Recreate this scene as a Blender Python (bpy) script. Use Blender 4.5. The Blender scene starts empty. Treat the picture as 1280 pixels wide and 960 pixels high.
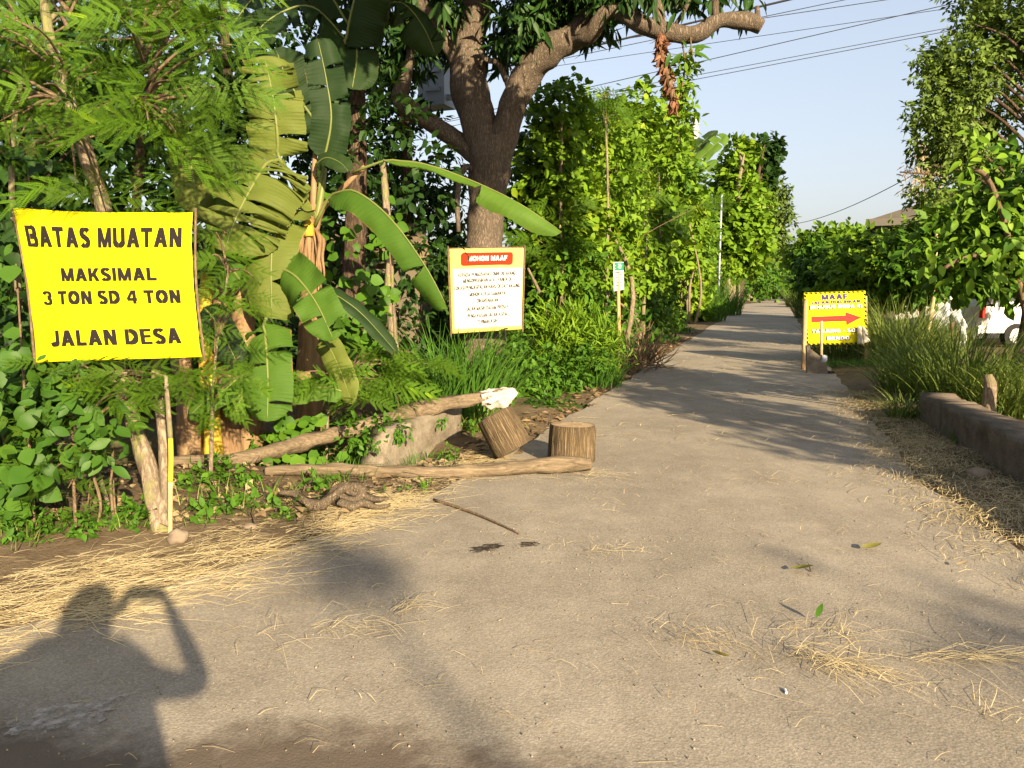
import bpy, bmesh, math, random
import numpy as np
from mathutils import Vector, Matrix, noise as mnoise
from mathutils.geometry import tessellate_polygon
S = bpy.context.scene
COL = S.collection
random.seed(7)
# ------------------------------------------------------------------ camera
FPX, PITCH, CAMZ = 967.0, math.radians(7.1), 1.55
CAM = Vector((0, 0, CAMZ))
cd = bpy.data.cameras.new('camera'); cam = bpy.data.objects.new('camera', cd); COL.objects.link(cam)
cd.sensor_width = 36.0; cd.lens = 36.0 * FPX / 1280.0
cd.clip_start = 0.02; cd.clip_end = 3000
cam.location = CAM; cam.rotation_euler = (math.pi / 2 - PITCH, 0, 0)
S.camera = cam
# ------------------------------------------------------------------ sun, sky, exposure
SUN_EL = math.radians(20.0); SUN_AZ = math.radians(154.0)      # clockwise from +Y, where the sun stands
TOSUN = Vector((math.sin(SUN_AZ) * math.cos(SUN_EL), math.cos(SUN_AZ) * math.cos(SUN_EL), math.sin(SUN_EL)))
ld = bpy.data.lights.new('sun', 'SUN'); sun = bpy.data.objects.new('sun', ld); COL.objects.link(sun)
ld.energy = 5.0; ld.angle = math.radians(0.6); ld.color = (1.0, 0.81, 0.54)
sun.rotation_euler = (-TOSUN).to_track_quat('-Z', 'Y').to_euler(); sun.location = (5, -10, 12)
W = bpy.data.worlds.new("World"); S.world = W; W.use_nodes = True
nt = W.node_tree; nt.nodes.clear()
sky = nt.nodes.new('ShaderNodeTexSky'); sky.sky_type = 'NISHITA'; sky.sun_disc = False
sky.sun_elevation = SUN_EL; sky.sun_rotation = SUN_AZ; sky.air_density = 1.0; sky.dust_density = 3.5; sky.ozone_density = 2.0
bg = nt.nodes.new('ShaderNodeBackground'); bg.inputs[1].default_value = 0.127
wo = nt.nodes.new('ShaderNodeOutputWorld')
gam = nt.nodes.new('ShaderNodeGamma'); gam.inputs[1].default_value = 0.5          # thick haze: an even, pale sky
tint = nt.nodes.new('ShaderNodeMix'); tint.data_type = 'RGBA'; tint.blend_type = 'MULTIPLY'; tint.inputs[0].default_value = 1; tint.inputs[7].default_value = (1.42, 1.35, 1.36, 1)
nt.links.new(sky.outputs[0], gam.inputs[0]); nt.links.new(gam.outputs[0], tint.inputs[6]); nt.links.new(tint.outputs[2], bg.inputs[0])
nt.links.new(bg.outputs[0], wo.inputs[0])
S.view_settings.view_transform = 'Standard'; S.view_settings.look = 'None'
S.view_settings.gamma = 1.0; S.view_settings.use_curve_mapping = False
S.view_settings.exposure = 1.5
S.render.engine = 'CYCLES'
S.cycles.max_bounces = 6; S.cycles.diffuse_bounces = 3; S.cycles.transmission_bounces = 3
S.cycles.use_denoising = True

# ------------------------------------------------------------------ pixels of the photograph (1280 x 960) to places
CP, SP = math.cos(PITCH), math.sin(PITCH)
def P(u, v, d):
    x = (u - 640) / FPX; z = (480 - v) / FPX
    return Vector((x * d, (CP + z * SP) * d, CAMZ + (z * CP - SP) * d))
def G(u, v, h=0.0):
    x = (u - 640) / FPX; z = (480 - v) / FPX
    d = (h - CAMZ) / (z * CP - SP)
    return P(u, v, d)
def px(n, d): return n * d / FPX

# ------------------------------------------------------------------ materials
def rgb(c): return (c[0], c[1], c[2], 1.0)
class M:
    """tiny node builder"""
    def __init__(s, name):
        s.m = bpy.data.materials.new(name); s.m.use_nodes = True
        s.t = s.m.node_tree; s.t.nodes.clear()
        s.o = s.n('ShaderNodeOutputMaterial'); s.b = s.n('ShaderNodeBsdfPrincipled')
        s.l(s.b.outputs[0], s.o.inputs[0])
    def n(s, k, **kw):
        x = s.t.nodes.new(k)
        for a, b in kw.items(): setattr(x, a, b)
        return x
    def l(s, a, b): s.t.links.new(a, b)
    def coord(s, scale=(1, 1, 1), src='Object'):
        c = s.n('ShaderNodeTexCoord'); mp = s.n('ShaderNodeMapping'); mp.inputs['Scale'].default_value = scale
        s.l(c.outputs[src], mp.inputs[0]); return mp.outputs[0]
    def pos(s, scale=(1, 1, 1)):
        c = s.n('ShaderNodeNewGeometry'); mp = s.n('ShaderNodeMapping'); mp.inputs['Scale'].default_value = scale
        s.l(c.outputs['Position'], mp.inputs[0]); return mp.outputs[0]
    def noise(s, co, scale, detail=4, rough=.6, out='Fac'):
        x = s.n('ShaderNodeTexNoise'); x.inputs['Scale'].default_value = scale
        x.inputs['Detail'].default_value = detail; x.inputs['Roughness'].default_value = rough
        s.l(co, x.inputs['Vector']); return x.outputs[out]
    def vor(s, co, scale, feature='F1', out='Distance'):
        x = s.n('ShaderNodeTexVoronoi', feature=feature); x.inputs['Scale'].default_value = scale
        s.l(co, x.inputs['Vector']); return x.outputs[out]
    def wave(s, co, scale, dist=2, detail=2, direction='X'):
        x = s.n('ShaderNodeTexWave', bands_direction=direction); x.inputs['Scale'].default_value = scale
        x.inputs['Distortion'].default_value = dist; x.inputs['Detail'].default_value = detail
        s.l(co, x.inputs['Vector']); return x.outputs['Fac']
    def ramp(s, fac, stops):
        r = s.n('ShaderNodeValToRGB'); e = r.color_ramp.elements
        while len(e) < len(stops): e.new(.5)
        for k, (p, c) in enumerate(stops): e[k].position = p; e[k].color = rgb(c)
        s.l(fac, r.inputs[0]); return r.outputs[0]
    def mix(s, f, a, b, mode='MIX'):
        x = s.n('ShaderNodeMix', data_type='RGBA', blend_type=mode)
        for k, v in ((0, f), (6, a), (7, b)):
            if hasattr(v, 'is_output') or isinstance(v, bpy.types.NodeSocket): s.l(v, x.inputs[k])
            else: x.inputs[k].default_value = v if k == 0 else rgb(v)
        return x.outputs[2]
    def math(s, op, a, b=0.0):
        x = s.n('ShaderNodeMath', operation=op)
        for k, v in ((0, a), (1, b)):
            if isinstance(v, bpy.types.NodeSocket): s.l(v, x.inputs[k])
            else: x.inputs[k].default_value = v
        return x.outputs[0]
    def bump(s, h, strength=.5, dist=.01, prev=None):
        x = s.n('ShaderNodeBump'); x.inputs['Strength'].default_value = strength; x.inputs['Distance'].default_value = dist
        s.l(h, x.inputs['Height'])
        if prev is not None: s.l(prev, x.inputs['Normal'])
        return x.outputs[0]
    def set(s, color=None, rough=.6, spec=.3, normal=None, metal=0):
        if color is not None:
            if isinstance(color, bpy.types.NodeSocket): s.l(color, s.b.inputs['Base Color'])
            else: s.b.inputs['Base Color'].default_value = rgb(color)
        if isinstance(rough, bpy.types.NodeSocket): s.l(rough, s.b.inputs['Roughness'])
        else: s.b.inputs['Roughness'].default_value = rough
        s.b.inputs['Specular IOR Level'].default_value = spec
        s.b.inputs['Metallic'].default_value = metal
        if normal is not None: s.l(normal, s.b.inputs['Normal'])
        return s.m

def leaf_mat(name, stops, trans=.25, rough=.55, spec=.18, tcol=(.16, .24, .02)):
    if not any(k in name for k in ('straw', 'dry', 'rust', 'grit', 'fallen')): stops = [(p, (c[0] * .84, c[1] * 1.16, c[2])) for p, c in stops]
    m = M(name)
    at = m.n('ShaderNodeAttribute', attribute_name='var')
    oi = m.n('ShaderNodeObjectInfo')
    f = m.math('ADD', at.outputs['Fac'], m.math('MULTIPLY', m.math('SUBTRACT', oi.outputs['Random'], .5), .5))
    c = m.ramp(f, stops)
    nz = m.noise(m.coord(), 40, 2)
    c2 = m.mix(m.math('MULTIPLY', nz, .35), c, tuple(x * 1.5 for x in stops[-1][1]))
    m.set(c2, rough, spec)
    tr = m.n('ShaderNodeBsdfTranslucent'); m.l(m.mix(.5, c, tcol), tr.inputs[0])
    mx = m.n('ShaderNodeMixShader'); mx.inputs[0].default_value = trans
    m.l(m.b.outputs[0], mx.inputs[1]); m.l(tr.outputs[0], mx.inputs[2]); m.l(mx.outputs[0], m.o.inputs[0])
    return m.m

def bark_mat(name, dark, light, scale=14, stretch=.18, dist=.02, moss=None, bump=.9, uv=False):
    m = M(name); co = m.coord((1, 1, stretch), 'UV' if uv else 'Object')
    if uv: co = m.coord((1, stretch, 1), 'UV')
    ridge = m.noise(co, scale, 5, .6); fine = m.noise(m.coord(), scale * 3.2, 5, .7); big = m.noise(m.coord(), 2.2, 4)
    rd = m.math('MINIMUM', m.math('MULTIPLY', m.math('ABSOLUTE', m.math('SUBTRACT', ridge, .5)), 6.5), 1.0)
    h = m.math('ADD', m.math('MULTIPLY', rd, .65), m.math('MULTIPLY', fine, .55))
    c = m.ramp(m.math('ADD', m.math('MULTIPLY', h, .75), m.math('MULTIPLY', big, .35)), [(.25, dark), (.62, tuple((x + y) / 2 for x, y in zip(dark, light))), (1.0, light)])
    if moss:
        k = m.ramp(m.noise(m.coord(), 3.5, 4), [(.5, (0, 0, 0)), (.62, (1, 1, 1))]); c = m.mix(k, c, moss)
    return m.set(c, .92, .1, m.bump(h, bump, dist))

def paint_mat(name, col, rough=.5, spec=.3, dirt=.12, bump=.15, scale=6, dirtcol=(.25, .2, .12)):
    m = M(name); co = m.coord()
    n = m.noise(co, scale, 6, .65); n2 = m.noise(co, scale * 12, 3)
    k = m.math('MULTIPLY', m.math('ADD', n, m.math('MULTIPLY', n2, .5)), dirt)
    return m.set(m.mix(k, col, dirtcol), rough, spec, m.bump(n, bump, .01))

def wood_mat(name, dark, light, scale=20, axis=(1, 1, .06), bump=.5):
    m = M(name); co = m.coord(axis)
    n = m.noise(co, scale, 7, .7); n2 = m.noise(m.coord(), 5, 3)
    c = m.ramp(m.math('ADD', m.math('MULTIPLY', n, .75), m.math('MULTIPLY', n2, .25)), [(.3, dark), (.7, light)])
    return m.set(c, .85, .15, m.bump(n, bump, .01))

def asphalt_mat(name, base, dust, dark, old=None):
    m = M(name); co = m.pos()
    big = m.noise(co, .55, 5, .6); mid = m.noise(co, 3.2, 5, .65); streak = m.noise(m.pos((1.0, .22, 1)), 1.3, 4)
    fine = m.noise(co, 110, 3, .7); grit = m.vor(co, 95, 'F1'); speck = m.vor(co, 130, 'F1', 'Color')
    sepr = m.n('ShaderNodeSeparateColor'); m.l(speck, sepr.inputs[0])
    f = m.math('ADD', m.math('MULTIPLY', big, .45), m.math('ADD', m.math('MULTIPLY', mid, .3), m.math('MULTIPLY', streak, .25)))
    c = m.ramp(f, [(.42, dark), (.5, base), (.585, dust)])
    c = m.mix(.38, c, m.ramp(sepr.outputs[0], [(0, tuple(x * .45 for x in base)), (.5, base), (.86, dust), (1, (.5, .46, .38))]), 'MIX')
    c = m.mix(m.math('MULTIPLY', fine, .35), c, tuple(x * .5 for x in base))
    if old:
        sx = m.n('ShaderNodeSeparateXYZ'); m.l(co, sx.inputs[0])
        w = m.math('ADD', sx.outputs[1], m.math('ADD', m.math('MULTIPLY', m.math('SUBTRACT', m.noise(co, .9, 6, .65), .5), 1.5), m.math('MULTIPLY', m.math('SUBTRACT', m.noise(co, 9, 6, .75), .5), .5)))
        w = m.math('ADD', w, m.math('MULTIPLY', m.math('MAXIMUM', m.math('ADD', sx.outputs[0], .9), 0.0), .26))
        k = m.ramp(m.math('DIVIDE', w, 5.0), [(.485, (1, 1, 1)), (.54, (0, 0, 0))])
        c = m.mix(m.math('MULTIPLY', k, .92), c, m.mix(mid, old, tuple(x * 1.9 for x in old)))
    crk = m.ramp(m.vor(m.mix(.06, co, m.noise(co, 2.5, 3, .6, 'Color')), .55, 'DISTANCE_TO_EDGE'), [(0, (1, 1, 1)), (.006, (0, 0, 0))])
    h = m.math('ADD', m.math('MULTIPLY', grit, .9), m.math('MULTIPLY', fine, .6))
    nb = m.bump(mid, .15, .03); nb = m.bump(h, .38, .003, nb)
    return m.set(c, .88, .25, nb)

def ground_mat():
    m = M('soil'); co = m.pos()
    a = m.noise(co, .8, 6, .65); b = m.noise(co, 9, 6, .7); c3 = m.noise(co, 60, 4, .7)
    c = m.ramp(m.math('ADD', m.math('MULTIPLY', a, .5), m.math('MULTIPLY', b, .5)), [(.34, (.075, .050, .030)), (.5, (.16, .115, .068)), (.66, (.26, .20, .12))])
    c = m.mix(m.math('MULTIPLY', c3, .5), c, (.06, .045, .03))
    g = m.ramp(m.noise(co, .35, 5), [(.52, (0, 0, 0)), (.62, (1, 1, 1))])
    c = m.mix(m.math('MULTIPLY', g, .5), c, (.07, .085, .025))
    return m.set(c, .95, .1, m.bump(m.math('ADD', b, m.math('MULTIPLY', c3, .5)), .8, .03))

MAT = {}
MAT['soil'] = ground_mat()
MAT['asphalt'] = asphalt_mat('asphalt', (.284, .244, .187), (.385, .332, .256), (.205, .175, .133), (.068, .051, .036))
MAT['old_asphalt'] = asphalt_mat('old_asphalt', (.095, .078, .060), (.17, .14, .105), (.055, .046, .037))
MAT['straw'] = leaf_mat('straw', [(0, (.16, .115, .055)), (.5, (.35, .275, .14)), (1, (.54, .45, .26))], .1, .75, .1, (.4, .3, .12))
MAT['dryleaf'] = leaf_mat('dry_leaf', [(0, (.09, .055, .028)), (.5, (.20, .135, .07)), (1, (.33, .25, .14))], .15, .75, .1, (.3, .18, .07))
MAT['fallen'] = leaf_mat('fallen_leaf', [(0, (.12, .10, .02)), (.5, (.2, .19, .04)), (1, (.3, .27, .06))], .15, .6, .3, (.3, .25, .05))
MAT['mango'] = leaf_mat('mango_leaf', [(0, (.010, .024, .006)), (.5, (.019, .043, .009)), (1, (.040, .070, .014))], .15, .5, .25)
MAT['dark'] = leaf_mat('shaded_leaf', [(0, (.007, .018, .004)), (.5, (.015, .034, .006)), (1, (.035, .062, .009))], .14)  # background leaves, with their deep shade darkened into the colour
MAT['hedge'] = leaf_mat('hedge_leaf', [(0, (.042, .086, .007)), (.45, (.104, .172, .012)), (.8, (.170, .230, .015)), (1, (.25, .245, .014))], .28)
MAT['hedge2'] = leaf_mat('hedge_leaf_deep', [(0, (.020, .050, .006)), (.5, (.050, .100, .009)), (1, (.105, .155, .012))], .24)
MAT['olive'] = leaf_mat('olive_leaf', [(0, (.036, .052, .010)), (.5, (.088, .112, .018)), (1, (.23, .23, .05))], .22)
MAT['frond'] = leaf_mat('feathery_leaf', [(0, (.008, .027, .005)), (.5, (.021, .055, .007)), (.85, (.050, .096, .008)), (1, (.19, .22, .008))], .18, .6, .12)
MAT['broad'] = leaf_mat('broad_leaf', [(0, (.016, .040, .006)), (.5, (.034, .071, .009)), (1, (.075, .115, .013))], .2, .5, .18)
MAT['weed'] = leaf_mat('weed_leaf', [(0, (.028, .064, .007)), (.5, (.056, .108, .009)), (1, (.10, .15, .014))], .22)
MAT['grass'] = leaf_mat('grass_blade', [(0, (.034, .062, .010)), (.5, (.075, .110, .014)), (.85, (.14, .155, .022)), (1, (.30, .24, .08))], .25, .6, .15)
MAT['grass_olive'] = leaf_mat('grass_blade_olive', [(0, (.060, .078, .014)), (.5, (.12, .135, .025)), (1, (.28, .25, .08))], .25, .6, .15)
MAT['grass_lush'] = leaf_mat('grass_blade_lush', [(0, (.025, .062, .009)), (.5, (.052, .105, .013)), (1, (.11, .165, .025))], .22, .6, .15)
MAT['bark'] = bark_mat('mango_bark', (.042, .032, .024), (.28, .22, .16), 44, .16, .014, None, 1.0)
MAT['bark_dark'] = bark_mat('dark_bark', (.03, .02, .014), (.15, .105, .07), 22, .25, .02)
MAT['root'] = bark_mat('root_bark', (.05, .036, .024), (.30, .235, .16), 60, .5, .012, None, 1.0)
MAT['bark_pale'] = bark_mat('pale_bark', (.10, .075, .05), (.34, .27, .19), 26, .3, .012, (.19, .19, .07), .6)
MAT['stem'] = bark_mat('twig_bark', (.08, .055, .035), (.24, .17, .10), 40, .2, .006, None, .5)
MAT['stump'] = bark_mat('stump_bark', (.032, .022, .013), (.29, .21, .12), 52, .06, .012, None, 1.0, True)
MAT['log'] = wood_mat('log_wood', (.035, .025, .016), (.27, .205, .13), 60, (.06, 1, 1), 1.0)
MAT['cutwood'] = wood_mat('cut_wood', (.22, .15, .08), (.42, .31, .19), 14, (1, 1, 1))
MAT['post'] = wood_mat('post_wood', (.28, .17, .08), (.52, .35, .18))
MAT['bamboo'] = wood_mat('bamboo', (.35, .25, .12), (.55, .44, .25), 18)
MAT['yellowstem'] = wood_mat('yellow_bamboo', (.40, .28, .02), (.62, .46, .05), 18)
MAT['concrete'] = paint_mat('concrete', (.44, .38, .29), .9, .15, 1.05, .9, 7, (.10, .08, .055))
MAT['concrete_old'] = paint_mat('old_concrete', (.31, .26, .205), .92, .12, 1.0, .9, 5, (.075, .058, .042))
MAT['yellow'] = paint_mat('yellow_vinyl', (.70, .64, .004), .75, .12, .05, .05, 3, (.6, .5, .02))
MAT['paleyellow'] = paint_mat('pale_yellow_vinyl', (.66, .50, .13), .75, .12, .05, .05, 3)
MAT['white'] = paint_mat('white_vinyl', (.68, .67, .65), .75, .12, .04, .05, 3)
MAT['red'] = paint_mat('red_print', (.46, .022, .006), .75, .12, .03, .03, 3)
MAT['arrow'] = paint_mat('arrow_print', (.55, .03, .025), .75, .12, .03, .03, 3)
MAT['black'] = paint_mat('black_print', (.012, .009, .011), .75, .12, .03, .03, 3)
MAT['textbrown'] = paint_mat('dark_print', (.018, .010, .012), .75, .12, .03, .03, 3)
MAT['purple'] = paint_mat('purple_print', (.045, .025, .15), .75, .12, .03, .03, 3)
MAT['green_print'] = paint_mat('green_print', (.02, .20, .12), .75, .12, .05, .03, 3)
MAT['cloth'] = paint_mat('white_cloth', (.58, .55, .50), .8, .1, .55, .6, 18)
MAT['greybox'] = paint_mat('grey_steel', (.36, .40, .46), .45, .4, .15, .05, 3)
MAT['pole'] = paint_mat('pole_concrete', (.55, .52, .47), .8, .2, .3, .2, 5)
MAT['wire'] = M('wire').set((.03, .03, .035), .6, .3)
MAT['wall'] = paint_mat('house_wall', (.62, .60, .58), .85, .15, .3, .2, 1.5)
MAT['roof'] = paint_mat('roof_sheet', (.055, .048, .043), .8, .2, .5, .2, 2)
MAT['fascia'] = paint_mat('fascia', (.10, .095, .09), .7, .2, .3, .1, 3)
MAT['carwhite'] = paint_mat('car_paint', (.78, .76, .72), .25, .5, .06, .02, 3)
MAT['rubber'] = M('rubber').set((.02, .02, .02), .8, .2)
MAT['glass'] = M('dark_glass').set((.03, .035, .04), .08, .6)
MAT['taillight'] = M('tail_light').set((.45, .02, .01), .2, .5)
MAT['metal'] = M('rim_metal').set((.5, .5, .5), .35, .5, None, .9)
MAT['whiteplastic'] = paint_mat('white_plastic', (.50, .52, .55), .45, .4, .1, .02, 4)
MAT['stone'] = paint_mat('stone', (.34, .27, .20), .9, .15, .8, .7, 9, (.12, .09, .06))
MAT['skin'] = M('skin').set((.35, .19, .11), .55, .3)
MAT['shirt'] = paint_mat('shirt_cloth', (.12, .14, .20), .9, .1, .2, .3, 20)
MAT['hair'] = M('hair').set((.012, .01, .009), .6, .3)
MAT['orange'] = paint_mat('orange_cloth', (.75, .16, .04), .8, .2, .1, .1, 5)
MAT['chalk'] = paint_mat('cement_spill', (.40, .37, .33), .9, .1, .8, .5, 12, (.10, .09, .075))
MAT['darkspot'] = paint_mat('dark_spot', (.045, .035, .026), .9, .1, .5, .5, 12, (.1, .08, .06))
def banana_mat(name, lo, hi, edge):
    m = M(name)
    uv = m.n('ShaderNodeUVMap'); sx = m.n('ShaderNodeSeparateXYZ'); m.l(uv.outputs[0], sx.inputs[0])
    oi = m.n('ShaderNodeObjectInfo')
    cmb = m.n('ShaderNodeCombineXYZ'); m.l(m.math('ADD', m.math('MULTIPLY', sx.outputs[0], 60), m.math('MULTIPLY', m.math('ABSOLUTE', sx.outputs[1]), 2.0)), cmb.inputs[0])
    ribs = m.noise(cmb.outputs[0], 1.6, 3, .6)
    blot = m.noise(m.coord(), 4, 5, .6)
    f = m.math('ADD', m.math('MULTIPLY', ribs, .35), m.math('ADD', m.math('MULTIPLY', blot, .4), m.math('MULTIPLY', oi.outputs['Random'], .3)))
    c = m.ramp(f, [(.3, lo), (.7, hi)])
    e = m.ramp(m.math('ADD', m.math('ABSOLUTE', sx.outputs[1]), m.math('MULTIPLY', m.math('SUBTRACT', blot, .55), .35)), [(.985, (0, 0, 0)), (1.0, (1, 1, 1))])
    c = m.mix(e, c, edge)
    m.set(c, .62, .16, m.bump(ribs, .35, .006))
    tr = m.n('ShaderNodeBsdfTranslucent'); m.l(m.mix(.4, c, (.2, .28, .02)), tr.inputs[0])
    mx = m.n('ShaderNodeMixShader'); mx.inputs[0].default_value = .25
    m.l(m.b.outputs[0], mx.inputs[1]); m.l(tr.outputs[0], mx.inputs[2]); m.l(mx.outputs[0], m.o.inputs[0])
    return m.m
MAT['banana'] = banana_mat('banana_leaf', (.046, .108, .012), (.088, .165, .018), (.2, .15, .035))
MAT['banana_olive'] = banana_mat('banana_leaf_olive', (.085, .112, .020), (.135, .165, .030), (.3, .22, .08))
MAT['banana_dark'] = banana_mat('banana_leaf_shaded', (.014, .034, .010), (.027, .052, .014), (.1, .08, .03))  # shaded copy of the banana leaf: the shade is in its colour
MAT['midrib'] = M('midrib').set((.14, .165, .04), .5, .3)
MAT['sheath'] = wood_mat('banana_sheath', (.09, .045, .02), (.36, .24, .13), 16, (1, 1, .05), .8)
MAT['sheath_yellow'] = wood_mat('banana_sheath_yellow', (.30, .16, .02), (.50, .40, .05), 10, (1, 1, .05), .6)

def patchy(name, col, scale, lo, hi):
    m = M(name); co = m.pos(); n = m.noise(co, scale, 7, .7); m.set(m.mix(m.noise(co, 40, 4), col, tuple(x * .55 for x in col)), .9, .1)
    tr = m.n('ShaderNodeBsdfTransparent'); mx = m.n('ShaderNodeMixShader'); m.l(m.ramp(n, [(lo, (0, 0, 0)), (hi, (1, 1, 1))]), mx.inputs[0])
    m.l(tr.outputs[0], mx.inputs[1]); m.l(m.b.outputs[0], mx.inputs[2]); m.l(mx.outputs[0], m.o.inputs[0]); return m.m
MAT['chalk'] = patchy('cement_spill', (.42, .38, .33), 16, .42, .62)
MAT['darkspot'] = patchy('dark_spot', (.05, .038, .028), 22, .36, .6)
# ------------------------------------------------------------------ building blocks
def meta(o, label=None, cat=None, group=None, kind=None):
    if label: o['label'] = label
    if cat: o['category'] = cat
    if group: o['group'] = group
    if kind: o['kind'] = kind
    return o
def thing(name, label, cat, loc, group=None):
    o = bpy.data.objects.new(name, None); COL.objects.link(o); o.location = loc; o.empty_display_size = .1
    return meta(o, label, cat, group)
def link(name, me, parent=None):
    o = bpy.data.objects.new(name, me); COL.objects.link(o)
    if parent is not None: o.parent = parent
    return o
def wloc(o):
    v = Vector(o.location)
    while o.parent: o = o.parent; v = v + Vector(o.location)
    return v
def mesh_np(name, V, quads, mat, var=None, smooth=False, tris=None, uv=None):
    """V (n,3); quads (m,4) and/or tris (k,3); var per face; uv per vertex"""
    V = np.asarray(V, np.float32); me = bpy.data.meshes.new(name)
    q = np.asarray(quads, np.int32).reshape(-1, 4) if quads is not None and len(quads) else np.zeros((0, 4), np.int32)
    t = np.asarray(tris, np.int32).reshape(-1, 3) if tris is not None and len(tris) else np.zeros((0, 3), np.int32)
    loops = np.concatenate([q.ravel(), t.ravel()]); nf = len(q) + len(t)
    start = np.concatenate([np.arange(len(q)) * 4, len(q) * 4 + np.arange(len(t)) * 3]).astype(np.int32)
    me.vertices.add(len(V)); me.vertices.foreach_set('co', V.ravel())
    me.loops.add(len(loops)); me.loops.foreach_set('vertex_index', loops.astype(np.int32))
    me.polygons.add(nf); me.polygons.foreach_set('loop_start', start)
    if smooth: me.polygons.foreach_set('use_smooth', np.ones(nf, bool))
    me.update(calc_edges=True); me.validate()
    if var is not None:
        a = me.attributes.new('var', 'FLOAT', 'FACE')
        if len(me.polygons) == len(var): a.data.foreach_set('value', np.asarray(var, np.float32))
    if uv is not None:
        l = me.uv_layers.new(name='UVMap'); idx = np.zeros(len(me.loops), np.int32); me.loops.foreach_get('vertex_index', idx)
        l.data.foreach_set('uv', np.asarray(uv, np.float32)[idx].ravel())
    if mat is not None: me.materials.append(mat)
    return me
class MB:
    """mesh collector"""
    def __init__(s): s.v = []; s.f = []; s.mi = []; s.uv = []
    def add(s, v, f, mi=0):
        b = len(s.v); s.v += [tuple(x) for x in v]; s.f += [tuple(i + b for i in x) for x in f]; s.mi += [mi] * len(f)
    def box(s, c, d, rot=None, mi=0, taper=1.0):
        c = Vector(c); h = [x / 2 for x in d]; vs = []
        for z in (-1, 1):
            k = taper if z > 0 else 1
            for x, y in ((-1, -1), (1, -1), (1, 1), (-1, 1)):
                w = Vector((x * h[0] * k, y * h[1] * k, z * h[2]))
                if rot is not None: w = rot @ w
                vs.append(c + w)
        s.add(vs, [(3, 2, 1, 0), (4, 5, 6, 7), (0, 1, 5, 4), (1, 2, 6, 5), (2, 3, 7, 6), (3, 0, 4, 7)], mi)
    def tube(s, pts, rads, sides=8, mi=0, cap=True, rough=0.0, seed=0, sub=1):
        pts = [Vector(p) for p in pts]
        if not hasattr(rads, '__len__'): rads = [rads] * len(pts)
        if sub > 1: pts, rads = resample(pts, rads, sub)
        n = len(pts); vs = []; a = None
        for i, p in enumerate(pts):
            t = (pts[min(i + 1, n - 1)] - pts[max(i - 1, 0)])
            t = t.normalized() if t.length > 1e-9 else Vector((0, 0, 1))
            if a is None:
                a = t.orthogonal().normalized()
            else:
                a = (a - t * a.dot(t)); a = a.normalized() if a.length > 1e-6 else t.orthogonal().normalized()
            b = t.cross(a)
            for k in range(sides):
                an = 2 * math.pi * k / sides; r = rads[i]
                d = a * math.cos(an) + b * math.sin(an)
                if rough: r *= 1 + rough * mnoise.noise(Vector((p.x * 6 + d.x * 1.3 + seed, p.y * 6 + d.y * 1.3, p.z * 4 + d.z * 1.3)))*1.6
                vs.append(p + d * r)
        fs = []
        for i in range(n - 1):
            for k in range(sides):
                k2 = (k + 1) % sides
                fs.append((i * sides + k, i * sides + k2, (i + 1) * sides + k2, (i + 1) * sides + k))
        if cap:
            fs.append(tuple(range(sides - 1, -1, -1))); fs.append(tuple((n - 1) * sides + k for k in range(sides)))
        s.add(vs, fs, mi)
    def mesh(s, name, mats, smooth=False, origin=None):
        me = bpy.data.meshes.new(name)
        v = s.v if origin is None else [(a - origin[0], b - origin[1], c - origin[2]) for a, b, c in s.v]
        me.from_pydata(v, [], s.f)
        for m in (mats if isinstance(mats, (list, tuple)) else [mats]): me.materials.append(m)
        if len(set(s.mi)) > 1: me.polygons.foreach_set('material_index', s.mi)
        if smooth: me.polygons.foreach_set('use_smooth', [len(f) == 4 for f in s.f])
        me.update(); return me
    def obj(s, name, mats, parent=None, smooth=False):
        """verts in world places; the object's origin is its parent's base (or the given loc)"""
        o = link(name, s.mesh(name, mats, smooth, wloc(parent) if parent is not None else None), parent)
        return o
    def top(s, name, mats, loc, label, cat, group=None, smooth=False, kind=None):
        o = link(name, s.mesh(name, mats, smooth, Vector(loc))); o.location = loc
        return meta(o, label, cat, group, kind)
def resample(pts, rads, sub):
    P0 = [pts[0]] + list(pts) + [pts[-1]]; op = []; orr = []
    for i in range(1, len(P0) - 2):
        p0, p1, p2, p3 = P0[i - 1], P0[i], P0[i + 1], P0[i + 2]
        for j in range(sub):
            t = j / sub
            op.append(.5 * ((2 * p1) + (p2 - p0) * t + (2 * p0 - 5 * p1 + 4 * p2 - p3) * t * t + (3 * p1 - p0 - 3 * p2 + p3) * t ** 3))
            orr.append(rads[i - 1] * (1 - t) + rads[i] * t)
    op.append(pts[-1]); orr.append(rads[-1]); return op, orr
def rng(seed): return np.random.default_rng(seed)
def unit(a): return a / np.maximum(np.linalg.norm(a, axis=-1, keepdims=True), 1e-9)
# ---- leaves
def leaf_t(n=4, w=.25, curl=.12, fold=.25, peak=.4, base=0.03):
    t = np.linspace(0, 1, n); prof = np.where(t < peak, np.sin(np.pi / 2 * np.clip(t / peak, 0, 1)), np.cos(np.pi / 2 * np.clip((t - peak) / (1 - peak), 0, 1)) ** .8)
    hw = np.maximum(prof * w, .012); hw[0] = max(base, .012)
    V = []
    for i in range(n):
        z = -curl * t[i] ** 2
        V += [(t[i], 0, z), (t[i], hw[i], z + fold * hw[i]), (t[i], -hw[i], z + fold * hw[i])]
    q = []
    for i in range(n - 1):
        a = 3 * i
        q += [(a, a + 3, a + 4, a + 1), (a, a + 2, a + 5, a + 3)]
    return np.array(V), np.array(q)
T_LANCE = leaf_t(4, .13, .25, .3, .45); T_OVATE = leaf_t(4, .27, .15, .25, .38); T_HEART = leaf_t(5, .42, .2, .18, .3, .2)
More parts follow.
